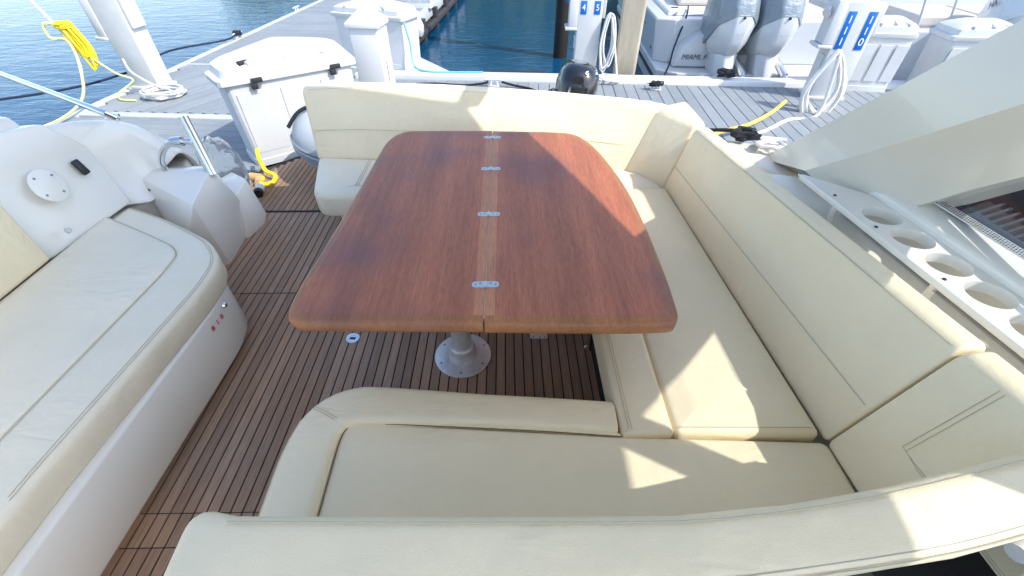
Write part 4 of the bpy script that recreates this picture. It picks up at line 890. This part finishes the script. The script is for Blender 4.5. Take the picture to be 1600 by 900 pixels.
hull2 = lambda z, e: [bm_(u0 - e, v0 + .42, z), bm_(u0 + .2, v0 + .30, z), bm_(u1 - .2, v0 + .30, z), bm_(u1 + e, v0 + .42, z), bm_(u1 + e, v0 + 5, z), bm_((u0 + u1) / 2, v0 + 8.5, z), bm_(u0 - e, v0 + 5, z)]
MB().loft([hull(-.335, .0), hull(-.22, .02), hull(-.20, .0)]).build('swim_step', 'plastic', t, smooth=0, bevel=.015)
MB().loft([hull2(-.20, .0), hull2(.34, .06), hull2(.37, .04)]).build('topsides', 'cowlwhite', t, smooth=0, bevel=.02)
MB().loft([[bm_(a, b, .372) for a, b in ((u0 + .12, v0 + .55), (u1 - .12, v0 + .55), (u1 - .1, v0 + 4), (u0 + .1, v0 + 4))], [bm_(a, b, .42) for a, b in ((u0 + .16, v0 + .62), (u1 - .16, v0 + .62), (u1 - .14, v0 + 4), (u0 + .14, v0 + 4))]]).build('deck', 'plastic', t, smooth=0, bevel=.02)
# curved transom face between the engines and the corner, with lettering
arc = [(u0 + .22, -.19), (u0 + .25, -.05), (u0 + .33, .08), (u0 + .50, .20), (u0 + .75, .27), (u0 + 1.1, .28), (u0 + 1.1, -.19)]
MB().loft([[bm_(a, v0 + .05, z) for a, z in arc], [bm_(a, v0 + .45, z + .03) for a, z in arc]]).build('transom_bulge', 'plastic', t, smooth=30, bevel=.02)
ex = dk(1, 0, 0) - dk(0, 0, 0); text_mesh('MIAMI, F', .095, 'home_port', 'darkprint', t, frame(dk(u0 + .50, v0 + .040, -.055), ex, (0, 0, 1)), .002, .25)
for k in range(6): MB().box(dk(u0 - .035, v0 + 1.18 + k * .07, .17), (.01, .045, .07), -DA).build('side_marking', 'darkprint', t, smooth=0)
for dz in (.02, -.06): MB().box(dk(u0 - .012, v0 + .62, dz), (.02, .05, .03), -DA).build('side_vent', 'black', t, smooth=0)
MB().lathe([(.03, 0), (.026, .012), (.001, .014)], dk(u0 + .25, v0 + .55, .40), 14).build('filler_cap', 'steel', t)
MB().box(dk(u0 + .28, v0 + .85, .425), (.10, .03, .01), -DA).build('deck_cleat', 'black', t, smooth=0)
MB().prism([dk(a, b) for a, b in ((u0 + .35, v0 + 1.0), (u1 - .35, v0 + 1.0), (u1 - .4, v0 + 1.6), (u0 + .4, v0 + 1.6))], .42, .62).build('bench', 'beige', t, smooth=0, bevel=.04)
MB().prism([dk(a, b) for a, b in ((u0 + .5, v0 + 2.2), (u1 - .5, v0 + 2.2), (u1 - .5, v0 + 3.2), (u0 + .5, v0 + 3.2))], .42, 1.1).build('console', 'plastic', t, smooth=0, bevel=.06)
rope('stern_rope', [dk(u0 + .45, v0 + .75, .46), dk(u0 + .36, v0 + .40, .38), dk(u0 + .22, v0 + .15, .05), dk(u0 + .15, v0 - .05, -.15), dk(u0 + .0, v0 - .3, -.35), dk(u0 - .1, 6.35, -.1)], .012, 'navy', 'dark mooring rope running down the corner of the lettered boat', 'rope')
tag(MB().tube(coil(*dk(u0 + .72, 6.27, DZ + .06)[:2], DZ + .07, .09, 4, .02, .03, 31, .7), .016, 6).build('black_coil', 'rope'), 'black rope coil on the white edge beam below the boat lettering', 'rope')
e1 = dk(2.52, v0 - .25, .0); outboard(e1.x, e1.y, .0, -DA + R(4), 'grey-topped outboard motor nearest the lettering on the sport boat')
e2 = dk(3.08, v0 - .25, .0); outboard(e2.x, e2.y, .0, -DA + R(4), 'grey-topped outboard motor right of its twin, nearest the 111 pedestal')
# second boat at the far right, white outboard with lettering
t = thing('motor_boat', 'white boat with beige seats behind the right dock boxes', 'boat', tuple(dk(6.6, 9, WZ)))
a0, a1, b0 = 5.05, 8.4, 7.25
h3 = lambda z, e: [dk(a0 - e, b0, z), dk(a1 + e, b0, z), dk(a1 + e, b0 + 5, z), dk((a0 + a1) / 2, b0 + 8, z), dk(a0 - e, b0 + 5, z)]
MB().loft([h3(WZ - .3, -.1), h3(-.3, .0), h3(.26, .06), h3(.28, .02)]).build('hull', 'plastic', t, smooth=0, bevel=.03)
for k, (ua, ub) in enumerate(((a0 + .2, a0 + 1.0), (a0 + 1.08, a0 + 2.0), (a0 + 2.1, a1 - .2))):
    MB().prism([dk(ua, b0 + .25), dk(ub, b0 + .25), dk(ub, b0 + 1.1), dk(ua, b0 + 1.1)], .28, .44).build('seat', 'beige', t, smooth=0, bevel=.04)
MB().prism([dk(a0 + .2, b0 + 1.3), dk(a1 - .2, b0 + 1.3), dk(a1 - .2, b0 + 2.6), dk(a0 + .2, b0 + 2.6)], .28, .9).build('console', 'cowlwhite', t, smooth=0, bevel=.05)
for s_ in (.15, .55): MB().tube([dk(a0 + s_, b0 + .1, .28), dk(a0 + s_ - .25, b0 + .1, 1.3)], .016, 8).build('rail_post', 'plastic', t)
e3 = dk(a0 + .92, b0 - .52, 0); t3, m3 = outboard(e3.x, e3.y, .06, -DA + R(-18), 'white outboard motor with partly hidden lettering at the upper right', 'cowlwhite')
text_mesh('HA', .12, 'lettering', 'darkprint', t3, m3 @ frame((-.292, .16, .62), (0, -1, .32), (0, .3, 1)), .002)
